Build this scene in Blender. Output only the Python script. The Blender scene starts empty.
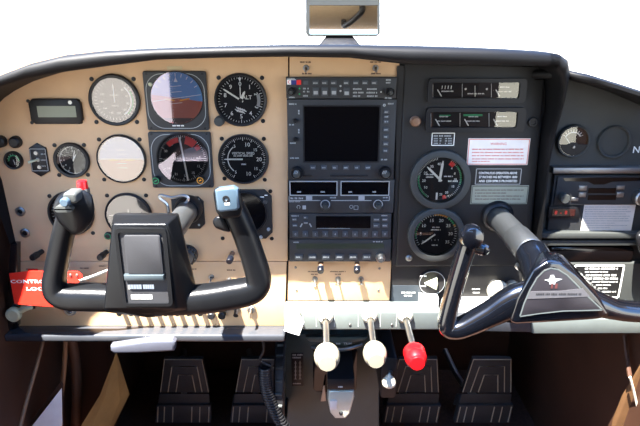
import bpy, bmesh, math, random
from mathutils import Vector, Matrix
R_ = math.radians
sce = bpy.context.scene
COL = sce.collection
random.seed(7)

# ------------------------------------------------------------------ camera
FPX, PITCH, DIST = 560.0, R_(18.5), 0.90
CAM = Vector((0, -DIST*math.cos(PITCH), DIST*math.sin(PITCH)))
FWD = Vector((0, math.cos(PITCH), -math.sin(PITCH)))
UPV = Vector((0, math.sin(PITCH), math.cos(PITCH)))
cd = bpy.data.cameras.new('camera'); cam = bpy.data.objects.new('camera', cd); COL.objects.link(cam)
cd.sensor_width = 36; cd.lens = FPX/640*36; cd.clip_start = 0.01
cam.location = CAM; cam.rotation_euler = (math.pi/2-PITCH, 0, 0)
sce.camera = cam

# ------------------------------------------------------------------ world, sun, exposure
wd = bpy.data.worlds.new('sky'); sce.world = wd; wd.use_nodes = True
nt = wd.node_tree; nt.nodes.clear()
tc = nt.nodes.new('ShaderNodeTexCoord'); sp = nt.nodes.new('ShaderNodeSeparateXYZ')
cr = nt.nodes.new('ShaderNodeValToRGB'); mp = nt.nodes.new('ShaderNodeMapRange')
bg = nt.nodes.new('ShaderNodeBackground'); ow = nt.nodes.new('ShaderNodeOutputWorld')
nt.links.new(tc.outputs['Generated'], sp.inputs[0]); nt.links.new(sp.outputs['Z'], mp.inputs['Value'])
mp.inputs['From Min'].default_value = -1; mp.inputs['From Max'].default_value = 1
nt.links.new(mp.outputs[0], cr.inputs[0]); nt.links.new(cr.outputs[0], bg.inputs[0]); nt.links.new(bg.outputs[0], ow.inputs[0])
e = cr.color_ramp.elements
e[0].position = 0.0; e[0].color = (.55,.52,.47,1)
e[1].position = 1.0; e[1].color = (.10,.32,.92,1)
for p, c in ((.46,(.80,.77,.70,1)), (.50,(1,1,1,1)), (.54,(.55,.76,1,1)), (.66,(.17,.38,.85,1))):
    k = e.new(p); k.color = c
bg.inputs[1].default_value = 5.6
sd = bpy.data.lights.new('sun', 'SUN'); sun = bpy.data.objects.new('sun', sd); COL.objects.link(sun)
sd.energy = 84; sd.angle = R_(0.6); sd.color = (1, .96, .9)
sun.location = (0, 0, 3)
sun.rotation_euler = Vector((.28, .32, -1)).to_track_quat('-Z', 'Y').to_euler()
sce.view_settings.view_transform = 'Standard'; sce.view_settings.look = 'None'
sce.view_settings.exposure = 0.0; sce.view_settings.gamma = 1; sce.view_settings.use_curve_mapping = False

# ------------------------------------------------------------------ where a point of the view lies in the cabin
def W(px, py, y=0.0):
    d = FWD + Vector((1,0,0))*((px-320)/FPX) + UPV*((213-py)/FPX)
    return CAM + d*((y-CAM.y)/d.y)
def S(px, py, y=0.0):
    return (W(px, py, y)-CAM).dot(FWD)/FPX
def WX(px, py, x):
    d = FWD + Vector((1,0,0))*((px-320)/FPX) + UPV*((213-py)/FPX)
    return CAM + d*(x/d.x)
def WZ(px, py, z):
    d = FWD + Vector((1,0,0))*((px-320)/FPX) + UPV*((213-py)/FPX)
    return CAM + d*((z-CAM.z)/d.z)

# ------------------------------------------------------------------ materials
def lin(c):
    return tuple(((v/255)/12.92 if v/255 <= .04045 else ((v/255+.055)/1.055)**2.4) for v in c)
MATS = {}
def mat(name, rgb, rough=.5, metal=0., var=.06, scale=40., bump=0., spec=.5, coat=0., emit=0.):
    m = bpy.data.materials.new(name); m.use_nodes = True; MATS[name] = m
    n = m.node_tree; b = n.nodes['Principled BSDF']
    c = lin(rgb)
    tx = n.nodes.new('ShaderNodeTexCoord'); no = n.nodes.new('ShaderNodeTexNoise')
    no.inputs['Scale'].default_value = scale; no.inputs['Detail'].default_value = 4
    n.links.new(tx.outputs['Object'], no.inputs['Vector'])
    ra = n.nodes.new('ShaderNodeValToRGB')
    ra.color_ramp.elements[0].position = .3; ra.color_ramp.elements[1].position = .7
    ra.color_ramp.elements[0].color = (*[v*(1-var) for v in c], 1); ra.color_ramp.elements[1].color = (*[min(1, v*(1+var)) for v in c], 1)
    n.links.new(no.outputs[0], ra.inputs[0]); n.links.new(ra.outputs[0], b.inputs['Base Color'])
    b.inputs['Roughness'].default_value = rough; b.inputs['Metallic'].default_value = metal
    b.inputs['Specular IOR Level'].default_value = spec; b.inputs['Coat Weight'].default_value = coat
    if bump:
        n2 = n.nodes.new('ShaderNodeTexNoise'); n2.inputs['Scale'].default_value = 900; n.links.new(tx.outputs['Object'], n2.inputs['Vector'])
        bu = n.nodes.new('ShaderNodeBump'); bu.inputs['Strength'].default_value = bump; bu.inputs['Distance'].default_value = .0006
        n.links.new(n2.outputs[0], bu.inputs['Height']); n.links.new(bu.outputs[0], b.inputs['Normal'])
    if emit:
        b.inputs['Emission Color'].default_value = (*c, 1); b.inputs['Emission Strength'].default_value = emit
    return m
def glass_mat(name, tint, amount, rough=.02):
    m = bpy.data.materials.new(name); m.use_nodes = True; MATS[name] = m
    n = m.node_tree; n.nodes.clear()
    o = n.nodes.new('ShaderNodeOutputMaterial'); mx = n.nodes.new('ShaderNodeMixShader')
    t = n.nodes.new('ShaderNodeBsdfTransparent'); g = n.nodes.new('ShaderNodeBsdfGlossy'); f = n.nodes.new('ShaderNodeFresnel')
    ml = n.nodes.new('ShaderNodeMath'); ml.operation = 'MULTIPLY'; ml.inputs[1].default_value = amount; ml.use_clamp = True
    f.inputs['IOR'].default_value = 1.5; n.links.new(f.outputs[0], ml.inputs[0]); n.links.new(ml.outputs[0], mx.inputs[0])
    g.inputs['Roughness'].default_value = rough; g.inputs['Color'].default_value = (*tint, 1)
    n.links.new(t.outputs[0], mx.inputs[1]); n.links.new(g.outputs[0], mx.inputs[2]); n.links.new(mx.outputs[0], o.inputs[0])
    return m

BEIGE = mat('beige_panel_paint', (198,161,120), .55, bump=.15, var=.03)
BLACK = mat('black_panel_paint', (38,37,36), .5, bump=.12, spec=.28)
GREYP = mat('dark_grey_plastic', (58,60,58), .5, bump=.2, spec=.3)
BEZEL = mat('black_bezel', (22,22,24), .42, spec=.3)
FACE = mat('black_dial_face', (22,22,26), .6, spec=.2)
GLAREFACE = mat('glare_grey_dial_face', (84,80,78), .6)  # greyer than the black dials: glare washed into the face colour
SKYF = mat('blue_attitude_card', (92,142,190), .6)
EARTH = mat('brown_attitude_card', (160,84,62), .6)
WHITE = mat('white_marking', (235,235,228), .5)
GREYM = mat('grey_marking', (150,152,150), .5)
GREEN = mat('green_marking', (30,150,90), .5)
RED = mat('red_marking', (205,30,25), .5)
AMBER = mat('amber_marking', (230,150,30), .5)
DARKTXT = mat('dark_print', (70,52,40), .6)
PLAST = mat('black_yoke_plastic', (13,14,16), .33, bump=.35, scale=60, spec=.22)
GLOSSB = mat('glossy_black_plastic', (9,11,16), .2, coat=1.0)
INSET = mat('charcoal_inset', (44,44,46), .55, bump=.3, spec=.3)
STRIPE = mat('charcoal_badge', (38,35,39), .45)
CHROME = mat('brushed_steel', (205,206,205), .28, metal=1, var=.04, scale=15)
STEEL = mat('dull_steel', (150,150,148), .42, metal=1)
ALU = mat('light_grey_metal_paint', (92,98,95), .45)
RAIL = mat('grey_edge_rail', (50,52,56), .22)
CAPB = mat('pale_blue_cap', (56,72,84), .4)
LCD = mat('lcd_green_grey', (104,112,92), .35)
DISP = mat('dark_display', (8,8,10), .12)
UNITS = mat('radio_face', (49,50,51), .5, bump=.12, spec=.3)
BTN = mat('grey_button', (66,70,74), .5, spec=.3)
BTNL = mat('pale_button_print', (148,152,152), .5)
REDP = mat('red_tag_paint', (215,40,26), .45)
IVORY = mat('ivory_knob', (186,180,160), .35)
REDK = mat('red_knob', (200,14,20), .3)
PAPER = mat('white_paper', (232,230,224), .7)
PLQW = mat('cream_placard', (206,198,188), .6)
PLQWH = mat('white_placard', (236,228,218), .55)
PLQG = mat('grey_green_placard', (138,142,126), .5)
PLQB = mat('black_placard', (22,22,22), .5)
REDLINE = mat('faded_red_print', (214,120,100), .6)
LEATH = mat('dark_brown_trim', (66,42,29), .6, var=.2, scale=8, bump=.4, spec=.3)
TAN = mat('tan_leather', (96,68,42), .6, var=.1, bump=.3, spec=.3)
STITCH = mat('pale_stitch', (205,195,175), .7)
CARPET = mat('brown_carpet', (60,38,28), .95, var=.3, scale=120)
HEAD = mat('beige_headliner', (196,174,140), .9)
PEDAL = mat('black_pedal_rubber', (34,36,38), .6, var=.2)
RIDGE = mat('pale_pedal_ridge', (158,148,128), .55)  # paler than the pedal rubber
CONS = mat('black_console_paint', (66,73,68), .35, spec=.4)
CABLE = mat('tan_cable', (120,86,56), .6)
RUBBER = mat('black_rubber', (18,18,20), .5)
KRAFT = mat('tan_folded_chart', (150,124,72), .7, var=.25, scale=14)
GREYTAG = mat('blue_grey_label', (54,61,66), .5)
SAGE = mat('sage_knob', (178,180,152), .45)
BROWNK = mat('brown_knob', (120,90,68), .35)
BLUECAP = mat('dark_blue_cap', (10,13,22), .3)
NAVY = mat('navy_print', (30,40,110), .5)
LEDR = mat('red_digit', (200,60,50), .5, emit=.6)
LEDGE = mat('grey_clip_edge', (44,52,56), .4)
COVER = mat('polished_cover_metal', (186,192,178), .3, metal=.4)
KNOBW = mat('cream_knob', (122,116,100), .35)
GLARESKY = mat('glare_sky_card', (120,150,185), .6)  # sky card colour paled to carry the glare on the glass
GLAREEARTH = mat('glare_ground_card', (150,105,95), .6)  # ground card faded likewise, glare put into its colour
SHAFT = mat('satin_steel_shaft', (116,119,121), .36, metal=.9, var=.04, scale=15)
HANDLE = mat('silver_grey_paint', (64,66,75), .4)
MIRR = mat('mirror_silver', (235,235,235), .02, metal=1, var=0)
GLASS = glass_mat('instrument_glass', (1,1,1), 1.0)
GLASSW = glass_mat('instrument_glass_bright', (1,.93,.90), 4.2, .06)
GLASSM = glass_mat('instrument_glass_grey', (1,.95,.95), 2.9, .06)
GLASSC = glass_mat('instrument_glass_strip', (1,1,.92), 2.4, .02)
GLASSV = glass_mat('instrument_glass_violet', (.90,.82,1), 4.2, .03)
PANE = glass_mat('windscreen_glass', (1,1,1), .5)

# ------------------------------------------------------------------ mesh builder
class MB:
    def __init__(s): s.v = []; s.f = []
    def add(s, vs, fs):
        o = len(s.v); s.v += [Vector(v) for v in vs]; s.f += [tuple(i+o for i in f) for f in fs]
    def addbm(s, bm):
        bm.verts.index_update(); o = len(s.v)
        s.v += [v.co.copy() for v in bm.verts]; s.f += [tuple(v.index+o for v in f.verts) for f in bm.faces]; bm.free()
    def quad(s, a, b, c, d): s.add([a,b,c,d], [(0,1,2,3)])
    def hull(s, pts, bevel=0., seg=3):
        bm = bmesh.new()
        for p in pts: bm.verts.new(p)
        r = bmesh.ops.convex_hull(bm, input=bm.verts)
        bmesh.ops.delete(bm, geom=[g for g in r['geom_interior'] if isinstance(g, bmesh.types.BMVert)], context='VERTS')
        bmesh.ops.dissolve_limit(bm, angle_limit=R_(2), verts=bm.verts, edges=bm.edges)
        if bevel: bmesh.ops.bevel(bm, geom=list(bm.edges), offset=bevel, segments=seg, profile=.5, affect='EDGES', clamp_overlap=True)
        s.addbm(bm)
    def box(s, lo, hi, bevel=0., seg=2):
        s.hull([(x,y,z) for x in (lo[0],hi[0]) for y in (lo[1],hi[1]) for z in (lo[2],hi[2])], bevel, seg)
    def prism(s, pts, depth, bevel=0., seg=2):
        """pts: world points facing the seats; the solid runs depth away towards +y; front rim bevelled"""
        bm = bmesh.new(); n = len(pts)
        fr = [bm.verts.new(p) for p in pts]; bk = [bm.verts.new(Vector(p)+Vector((0,depth,0))) for p in pts]
        bm.faces.new(fr); bm.faces.new(bk[::-1])
        for i in range(n): bm.faces.new((fr[i], bk[i], bk[(i+1)%n], fr[(i+1)%n]))
        bmesh.ops.recalc_face_normals(bm, faces=bm.faces)
        if bevel:
            es = [ed for ed in bm.edges if ed.verts[0] in fr and ed.verts[1] in fr]
            bmesh.ops.bevel(bm, geom=es, offset=bevel, segments=seg, profile=.5, affect='EDGES', clamp_overlap=True)
        s.addbm(bm)
    def frame(s, outer, inner, depth, inner_depth=None):
        n = len(outer); d = Vector((0,depth,0)); di = Vector((0, depth if inner_depth is None else inner_depth, 0))
        o = [Vector(p) for p in outer]; i = [Vector(p) for p in inner]
        for k in range(n):
            l = (k+1) % n
            s.quad(o[k], o[l], i[l], i[k]); s.quad(i[k], i[l], i[l]+di, i[k]+di); s.quad(o[l], o[k], o[k]+d, o[l]+d)
    def lathe(s, c, prof, seg=32, axis='y'):
        """prof: (radius, distance out of the panel); closed at r=0 ends"""
        c = Vector(c); rings = []
        for r, h in prof:
            ring = []
            for k in range(seg):
                a = 2*math.pi*k/seg
                if axis == 'y': p = Vector((r*math.sin(a), -h, r*math.cos(a)))
                elif axis == 'x': p = Vector((h, r*math.sin(a), r*math.cos(a)))
                else: p = Vector((r*math.sin(a), r*math.cos(a), h))
                ring.append(c+p)
            rings.append(ring)
        vs = [p for ring in rings for p in ring]; fs = []
        for i in range(len(rings)-1):
            for k in range(seg):
                l = (k+1) % seg
                fs.append((i*seg+k, i*seg+l, (i+1)*seg+l, (i+1)*seg+k))
        if prof[0][0] > 1e-6: pass
        s.add(vs, fs)
    def disc(s, c, r, seg=40, flat=None):
        s.add([Vector(c)+Vector((r*math.sin(2*math.pi*k/seg),0,r*math.cos(2*math.pi*k/seg))) for k in range(seg)], [tuple(range(seg))])
    def tube(s, pts, rad, seg=10, smooth=True, cap=True, ex=2.0, rb=None, up=None):
        """round (or superellipse) section swept along pts; rad and rb may be lists"""
        P = [Vector(p) for p in pts]
        ra = list(rad) if hasattr(rad, '__len__') else [rad]*len(P)
        rbb = ra if rb is None else (list(rb) if hasattr(rb, '__len__') else [rb]*len(P))
        if smooth and len(P) > 2:
            Q, A, B = [], [], []
            for i in range(len(P)-1):
                p0 = P[max(i-1,0)]; p1 = P[i]; p2 = P[i+1]; p3 = P[min(i+2,len(P)-1)]
                for k in range(6):
                    t = k/6
                    Q.append(.5*((2*p1)+(p2-p0)*t+(2*p0-5*p1+4*p2-p3)*t*t+(3*p1-p0-3*p2+p3)*t**3))
                    A.append(ra[i]+(ra[i+1]-ra[i])*t); B.append(rbb[i]+(rbb[i+1]-rbb[i])*t)
            Q.append(P[-1]); A.append(ra[-1]); B.append(rbb[-1]); P, ra, rbb = Q, A, B
        rings = []; prev = None
        for i, p in enumerate(P):
            t = (P[min(i+1,len(P)-1)]-P[max(i-1,0)]).normalized()
            if up is not None:
                b = (Vector(up)-t*Vector(up).dot(t)).normalized(); n = b.cross(t)
            else:
                if prev is None:
                    h = Vector((0,0,1)) if abs(t.z) < .9 else Vector((1,0,0)); n = (h-t*h.dot(t)).normalized()
                else: n = (prev-t*prev.dot(t)).normalized()
                prev = n; b = t.cross(n)
            ring = []
            for k in range(seg):
                a = 2*math.pi*(k+.5)/seg; ca, sa = math.cos(a), math.sin(a)
                q = 2/ex
                ring.append(p + n*ra[i]*math.copysign(abs(ca)**q, ca) + b*rbb[i]*math.copysign(abs(sa)**q, sa))
            rings.append(ring)
        vs = [v for r in rings for v in r]; fs = []
        for i in range(len(rings)-1):
            for k in range(seg):
                l = (k+1) % seg; fs.append((i*seg+k, i*seg+l, (i+1)*seg+l, (i+1)*seg+k))
        if cap: fs.append(tuple(range(seg))[::-1]); fs.append(tuple(range((len(rings)-1)*seg, len(rings)*seg)))
        s.add(vs, fs)
    # flat print on a plane facing the seats
    def strip(s, a, b, w):
        a = Vector(a); b = Vector(b); d = (b-a); n = Vector((-d.z,0,d.x)).normalized()*(w/2)
        s.quad(a-n, b-n, b+n, a+n)
    def tick(s, c, ang, r0, r1, w):
        a = R_(ang); d = Vector((math.sin(a),0,math.cos(a))); s.strip(Vector(c)+d*r0, Vector(c)+d*r1, w)
    def ticks(s, c, a0, a1, n, r0, r1, w):
        for k in range(n): s.tick(c, a0+(a1-a0)*k/max(1,n-1), r0, r1, w)
    def arc(s, c, a0, a1, r0, r1, n=16):
        c = Vector(c)
        for k in range(n):
            u = R_(a0+(a1-a0)*k/n); v = R_(a0+(a1-a0)*(k+1)/n)
            du = Vector((math.sin(u),0,math.cos(u))); dv = Vector((math.sin(v),0,math.cos(v)))
            s.quad(c+du*r0, c+dv*r0, c+dv*r1, c+du*r1)
    def rim(s, pts, w):
        n = len(pts); c = sum((Vector(p) for p in pts), Vector())/n
        for k in range(n): s.strip(pts[k], pts[(k+1)%n], w)
    def text(s, body, c, h, rot=0., width=None, bold=.0):
        vs, fs, x0, x1 = text_geo(body, bold)
        k = h/.7; kx = k if width is None else width/max(1e-6, x1-x0)
        xm = (x0+x1)/2; ca, sa = math.cos(R_(rot)), math.sin(R_(rot)); c = Vector(c)
        o = []
        for x, z in vs:
            X, Z = (x-xm)*kx, (z-.35)*k; o.append(c+Vector((X*ca+Z*sa, 0, -X*sa+Z*ca)))
        s.add(o, fs)
    def words(s, x0, x1, z, h, y, seed=0, fill=1.):
        """print too small to read: letter-sized marks grouped in words"""
        rn = random.Random(seed); x = x0
        while x < x1-h*.5:
            nl = rn.randint(2, 8)
            for _ in range(nl):
                w = h*rn.uniform(.4,.7)
                if x+w > x1: break
                s.quad((x,y,z-h/2), (x+w,y,z-h/2), (x+w,y,z-h/2+h*rn.uniform(.75,1)), (x,y,z-h/2+h*rn.uniform(.75,1))); x += w+h*.18
            x += h*.5
_TC = {}
def text_geo(body, bold):
    if (body, bold) in _TC: return _TC[(body, bold)]
    cu = bpy.data.curves.new('t', 'FONT'); cu.body = body; cu.size = 1; cu.resolution_u = 2; cu.offset = bold
    o = bpy.data.objects.new('t', cu); COL.objects.link(o)
    dg = bpy.context.evaluated_depsgraph_get(); me = bpy.data.meshes.new_from_object(o.evaluated_get(dg))
    vs = [(v.co.x, v.co.y) for v in me.vertices]; fs = [tuple(p.vertices) for p in me.polygons]
    bpy.data.objects.remove(o); bpy.data.curves.remove(cu); bpy.data.meshes.remove(me)
    xs = [v[0] for v in vs] or [0,1]
    _TC[(body, bold)] = (vs, fs, min(xs), max(xs)); return _TC[(body, bold)]

# ------------------------------------------------------------------ objects
def root_loc(p):
    while p.parent: p = p.parent
    return p.location
def obj(name, mb, m, parent=None, loc=None, sharp=38, label=None):
    L = root_loc(parent) if parent else (Vector(loc) if loc is not None else sum(mb.v, Vector())/max(1,len(mb.v)))
    me = bpy.data.meshes.new(name); me.from_pydata([v-L for v in mb.v], [], mb.f)
    bm = bmesh.new(); bm.from_mesh(me); bmesh.ops.remove_doubles(bm, verts=bm.verts, dist=1e-6)
    bmesh.ops.recalc_face_normals(bm, faces=bm.faces)
    # flat prints must face the seats
    for f in bm.faces:
        if len(f.edges) and all(len(ed.link_faces) == 1 for ed in f.edges) and f.normal.y > .5: f.normal_flip()
    bm.to_mesh(me); bm.free()
    me.polygons.foreach_set('use_smooth', [True]*len(me.polygons)); me.set_sharp_from_angle(angle=R_(sharp))
    me.materials.append(m)
    o = bpy.data.objects.new(name, me); COL.objects.link(o)
    if parent: o.parent = parent
    else: o.location = L
    if label: o['label'] = label
    return o
def thing(name, label, cat, loc, group=None):
    o = bpy.data.objects.new(name, None); COL.objects.link(o); o.location = loc; o.empty_display_size = .01
    o['label'] = label; o['category'] = cat
    if group: o['group'] = group
    return o
def tag(o, label, cat, group=None):
    o['label'] = label; o['category'] = cat
    if group: o['group'] = group
    return o
def struct(name, mb, m, label=None):
    o = obj(name, mb, m); o['kind'] = 'structure'
    if label: o['label'] = label
    return o
def copy_tree(o, parent=None):
    c = o.copy(); COL.objects.link(c); c.parent = parent
    for ch in list(o.children): copy_tree(ch, c)
    return c
def rp(x0, y0, x1, y1, y):
    """upright rectangle on the plane y, from its extent in view; clockwise from top left"""
    cx, cy = (x0+x1)/2, (y0+y1)/2
    l, r = W(x0,cy,y).x, W(x1,cy,y).x; t, b = W(cx,y0,y).z, W(cx,y1,y).z
    return [Vector((l,y,t)), Vector((r,y,t)), Vector((r,y,b)), Vector((l,y,b))]
def rrect(q, r, n=4):
    """round the corners of an upright rectangle"""
    (l,t),(rr,b) = (q[0].x,q[0].z),(q[2].x,q[2].z); y = q[0].y; o = []
    for cx, cz, a0 in ((l+r,t-r,-90),(rr-r,t-r,0),(rr-r,b+r,90),(l+r,b+r,180)):
        for k in range(n+1):
            a = R_(a0+90*k/n); o.append(Vector((cx+r*math.sin(a), y, cz+r*math.cos(a))))
    return o
def inset(q, d):
    return [q[0]+Vector((d,0,-d)), q[1]+Vector((-d,0,-d)), q[2]+Vector((-d,0,d)), q[3]+Vector((d,0,d))]
def poly(pts, y): return [W(a, b, y) for a, b in pts]
def at_y(q, y): return [Vector((p.x, y, p.z)) for p in q]

# ================================================================== setting: the cabin shell
XL, XR = -.53, .56
FLZ = -.70
b = MB(); b.box((-.70,-2.2,FLZ-.02), (.70,.62,FLZ)); struct('floor', b, CARPET)
b = MB(); b.box((-.80,.60,FLZ), (.80,.62,.10)); b.box((-.80,.60,.09), (.40,.62,.155)); struct('wall_front', b, LEATH)
b = MB(); b.box((-.80,-2.25,FLZ), (.80,-2.2,.52)); struct('wall_back', b, LEATH)
def side(name, x0, x1, low, y_rear, y_front, top, fwd, ft=.02):
    """side wall with the cabin window cut out of it"""
    m = MB()
    m.box((x0,-.02,FLZ), (x1,.62,fwd))
    m.box((x0,y_front,FLZ), (x1,-.02,ft))
    # unseen windscreen post leaning back, shaped to shade the panel's left end
    m.hull([(x,y,z) for x in (x0,x1) for y,z in ((-.02,.01),(-.10,.01),(-.19,.46),(-.14,.46),(-.02,.16))])
    m.box((x0,y_rear,FLZ), (x1,y_front,low))
    m.box((x0,-2.2,FLZ), (x1,y_rear,top))
    m.box((x0,y_rear,.50), (x1,-.55,top))
    return struct(name, m, LEATH)
side('wall_left', XL-.07, XL, -.45, -1.60, -.33, .60, .15)
side('wall_right', XR, XR+.07, -.20, -1.18, -.35, .60, .09, .13)
b = MB(); b.box((-.66,-2.2,.60), (.68,-.80,.64), .01); struct('ceiling', b, HEAD)
# windscreen
b = MB()
n = 14
for k in range(n):
    xa, xb = -.85+1.7*k/n, -.85+1.7*(k+1)/n
    f = lambda x: .56-.25*(x/.85)**2
    b.quad((xa,f(xa),.19), (xb,f(xb),.19), (xb,f(xb)-1.1,.64), (xa,f(xa)-1.1,.64))
struct('window_1', b, PANE)

# ================================================================== panel and glareshield
ROOTP = W(150, 320)
pan = thing('instrument_panel', 'beige painted main instrument panel behind the left control yoke', 'instrument panel', (ROOTP.x,.004,ROOTP.z))
b = MB(); b.prism(poly([(-34,50),(288,50),(287.5,261),(17,261),(17,248),(9,212),(2,180),(-12,150),(-34,112)], 0), .006)
obj('main_plate', b, BEIGE, pan)
b = MB(); b.prism(poly([(17,261.7),(286.5,261.7),(284.5,326),(14,326)], 0), .006, .0008)
obj('lower_plate', b, BEIGE, pan)
b = MB(); b.prism(poly([(289.5,50),(400,50),(399,77.5),(289.5,77.5)], 0.0), .006, .0008)
obj('upper_center_plate', b, BEIGE, pan)
b = MB(); b.prism(poly([(288.5,261),(391.5,261),(389.5,300.5),(287.5,300.5)], 0.004), .006, .0008)
obj('lower_center_plate', b, BEIGE, pan)
b = MB(); b.prism(poly([(283,48),(408,48),(400,304),(283,304)], .008), .004); b.prism(poly([(-40,60),(283,60),(284,326),(10,326),(12,250),(-30,130)], .008), .004)
obj('backing_plate', b, BLACK, pan)
# dark edge on the panel's left end and the rail under it
b = MB(); b.prism(poly([(17,244),(17,327),(11,334),(6,330),(8,262),(10,244)], -.012), .02, .003); obj('edge_trim', b, GLOSSB, pan)
q = [W(13,326,0), W(285,326,0)]
zt = q[0].z
b = MB(); b.box((W(13,330,0).x, -.030, zt-.014), (W(286,330,0).x, .004, zt), .004, 3); obj('edge_rail', b, RAIL, pan)
for sx, sy in ((295.5,267.5),(379.5,268.5),(296.5,290),(378.5,290.5)):
    b = MB(); c = W(sx,sy,.004); b.lathe(c, [(0,.0012),(.0018,.0012),(.0022,0)], 10); obj('panel_screw', b, STEEL, pan)
b = MB()
for x0,x1,y_,sd_ in ((308,320,271.5,1),(330,346,271.5,2),(311,318,274.2,3),(335,341,274.2,4),(335,341,284,5),(358,364,284,6)):
    a_ = W(x0,y_,.0035); c_ = W(x1,y_,.0035); b.words(a_.x,c_.x,a_.z,.0022,.0033,sd_)
for x0,x1,y_,sd_ in ((26,34,269,7),(80,90,268,8),(99,107,266,9),(188,197,269,10),(227,236,270,11),(190,196,284,12),(300,312,62,13),(302,312,73.5,14),(370,381,62,15),(371,381,73.5,16)):
    a_ = W(x0,y_,-.0004); c_ = W(x1,y_,-.0004); b.words(a_.x,c_.x,a_.z,.0024,-.0004,sd_)
obj('printed_legend', b, DARKTXT, pan)
b = MB(); b.quad(*at_y(rp(28,268.5,38,270.8,0), -.0005)); obj('red_legend', b, RED, pan)

# black engine panel
ep = thing('engine_panel', 'black painted panel of engine gauges right of the radio stack', 'instrument panel', W(465,268,0))
b = MB(); b.prism(poly([(405,63),(546,66),(540,140),(532,230),(530,266),(396,267),(399,180)], -.006), .010, .003, 3); obj('main_plate', b, BLACK, ep)
b = MB(); b.prism(poly([(398,60),(548,64),(545,140),(536,260),(534,322),(391,322),(394,180)], .003), .006); obj('backing_plate', b, BLACK, ep)
for sx, sy in ((409,258),(543,72)):
    b = MB(); c = W(sx,sy,-.006); b.lathe(c, [(0,.003),(.0035,.003),(.005,.002),(.006,0)], 16); obj('panel_screw', b, STEEL, ep)

# copilot panel
cp = thing('instrument_panel', 'dark grey moulded panel at the right end, with two round gauge holes', 'instrument panel', W(600,320,.01))
b = MB(); b.prism(poly([(536,262),(541,200),(550,130),(566,70),(600,78),(640,92),(700,115),(700,232),(700,262)], .012), .006); obj('upper_plate', b, GREYP, cp)
b = MB(); b.prism(poly([(528,263),(600,263),(700,263),(700,322),(528,322)], -.002), .014, .004); obj('lower_plate', b, GREYP, cp)
b = MB(); b.prism(rp(551,175,700,234,.004), .010, .002); obj('radio_plate', b, UNITS, cp)
b = MB(); b.prism(rp(553,167.5,700,174,-.002), .016, .003); obj('chrome_strip', b, STEEL, cp, label='dull metal strip')
b = MB(); b.prism(rp(540,233,700,239,-.008), .022, .003); obj('ledge', b, GREYP, cp); b = MB(); b.prism(rp(540,240.5,700,246,-.004), .018, .002); obj('ledge', b, GREYP, cp)
b = MB(); b.prism(rrect(rp(548,247,634,262,.000), .008), .012, .003); obj('tray_recess', b, DISP, cp)
b = MB(); b.text('N', W(636.5,149.5,.0115), .0105, bold=.01, width=.010); obj('registration_letter', b, WHITE, cp)

# glareshield: rolled lip carried along the top and down the right end
YL = -.108
LIP = [(-130,190,-62,205,YL,0),(-60,112,-19,122,YL,0),(-30,91,8,94,YL,0),(0,75,34,81,YL,0),(31,63,61,72.5,YL,0),(62,55.5,90,67,YL,0),(103,51,127,62,YL,0),(156,48.5,156,60,YL),(220,46.5,220,58,YL),
       (288,45,288,57,YL),(350,45,350,58,YL),(410,46,410,65,YL),(480,48,480,65.5,YL),(520,50,520,66,-.10),(549,52.3,549,66.5,-.085)]
SIDE = [(560,54.2,556,68.5,-.074),(567.5,59.5,560,76,-.066),(569.5,70,562,90,-.058),(565.5,93,558.5,111,-.048),(556,128,551,134,-.036),(549,160,545.5,163,-.03),(545,200,541,200,-.025),(540,246,536,246,-.02)]
gl = thing('glareshield', 'black padded glareshield hood along the top of the panel', 'glareshield', W(300,60,0))
def hood(rows, yb_out, yb_in, drop):
    m = MB(); n = len(rows)
    O = [W(r[0],r[1],r[4]) for r in rows]; I = [W(r[2],r[3],r[4]) if len(r) < 6 else at_y([W(r[2],r[3],r[5])], r[4])[0] for r in rows]
    OB = [Vector((p.x, yb_out, p.z-drop)) for p in O]; IB = [Vector((p.x, yb_in, p.z)) for p in I]
    # rounded lip: middle line pushed out
    for i in range(n-1):
        prof = []
        for j in (i, i+1):
            d = I[j]-O[j]; out = Vector((0,-.008,0))
            prof.append([OB[j], O[j]+Vector((0,.012,0)), O[j]+d*.06+out*.3, O[j]+d*.3+out, O[j]+d*.7+out, O[j]+d*.94+out*.3, I[j]+Vector((0,.006,0)), IB[j]])
        for k in range(7): m.quad(prof[0][k], prof[1][k], prof[1][k+1], prof[0][k+1])
    return m
b = hood(LIP+SIDE[:1], .63, .012, .09); obj('hood', b, mat('glareshield_vinyl', (14,14,15), .55, bump=.3, spec=.22), gl, sharp=60)
b = hood([LIP[-1]]+SIDE, .02, .012, 0); obj('end_post', b, MATS['glareshield_vinyl'], gl, sharp=60)
b = hood([(512,70,512,80,.03),(566,69.5,566,79,-.05),(592,75,592,85,-.07),(615,82,615,91,-.07),(640,90,640,99,-.075),(680,106,680,116,-.075)], .63, .02, .09)
tag(obj('copilot_glareshield', b, MATS['glareshield_vinyl'], sharp=60), 'lower black hood over the right end of the panel', 'glareshield')

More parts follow.
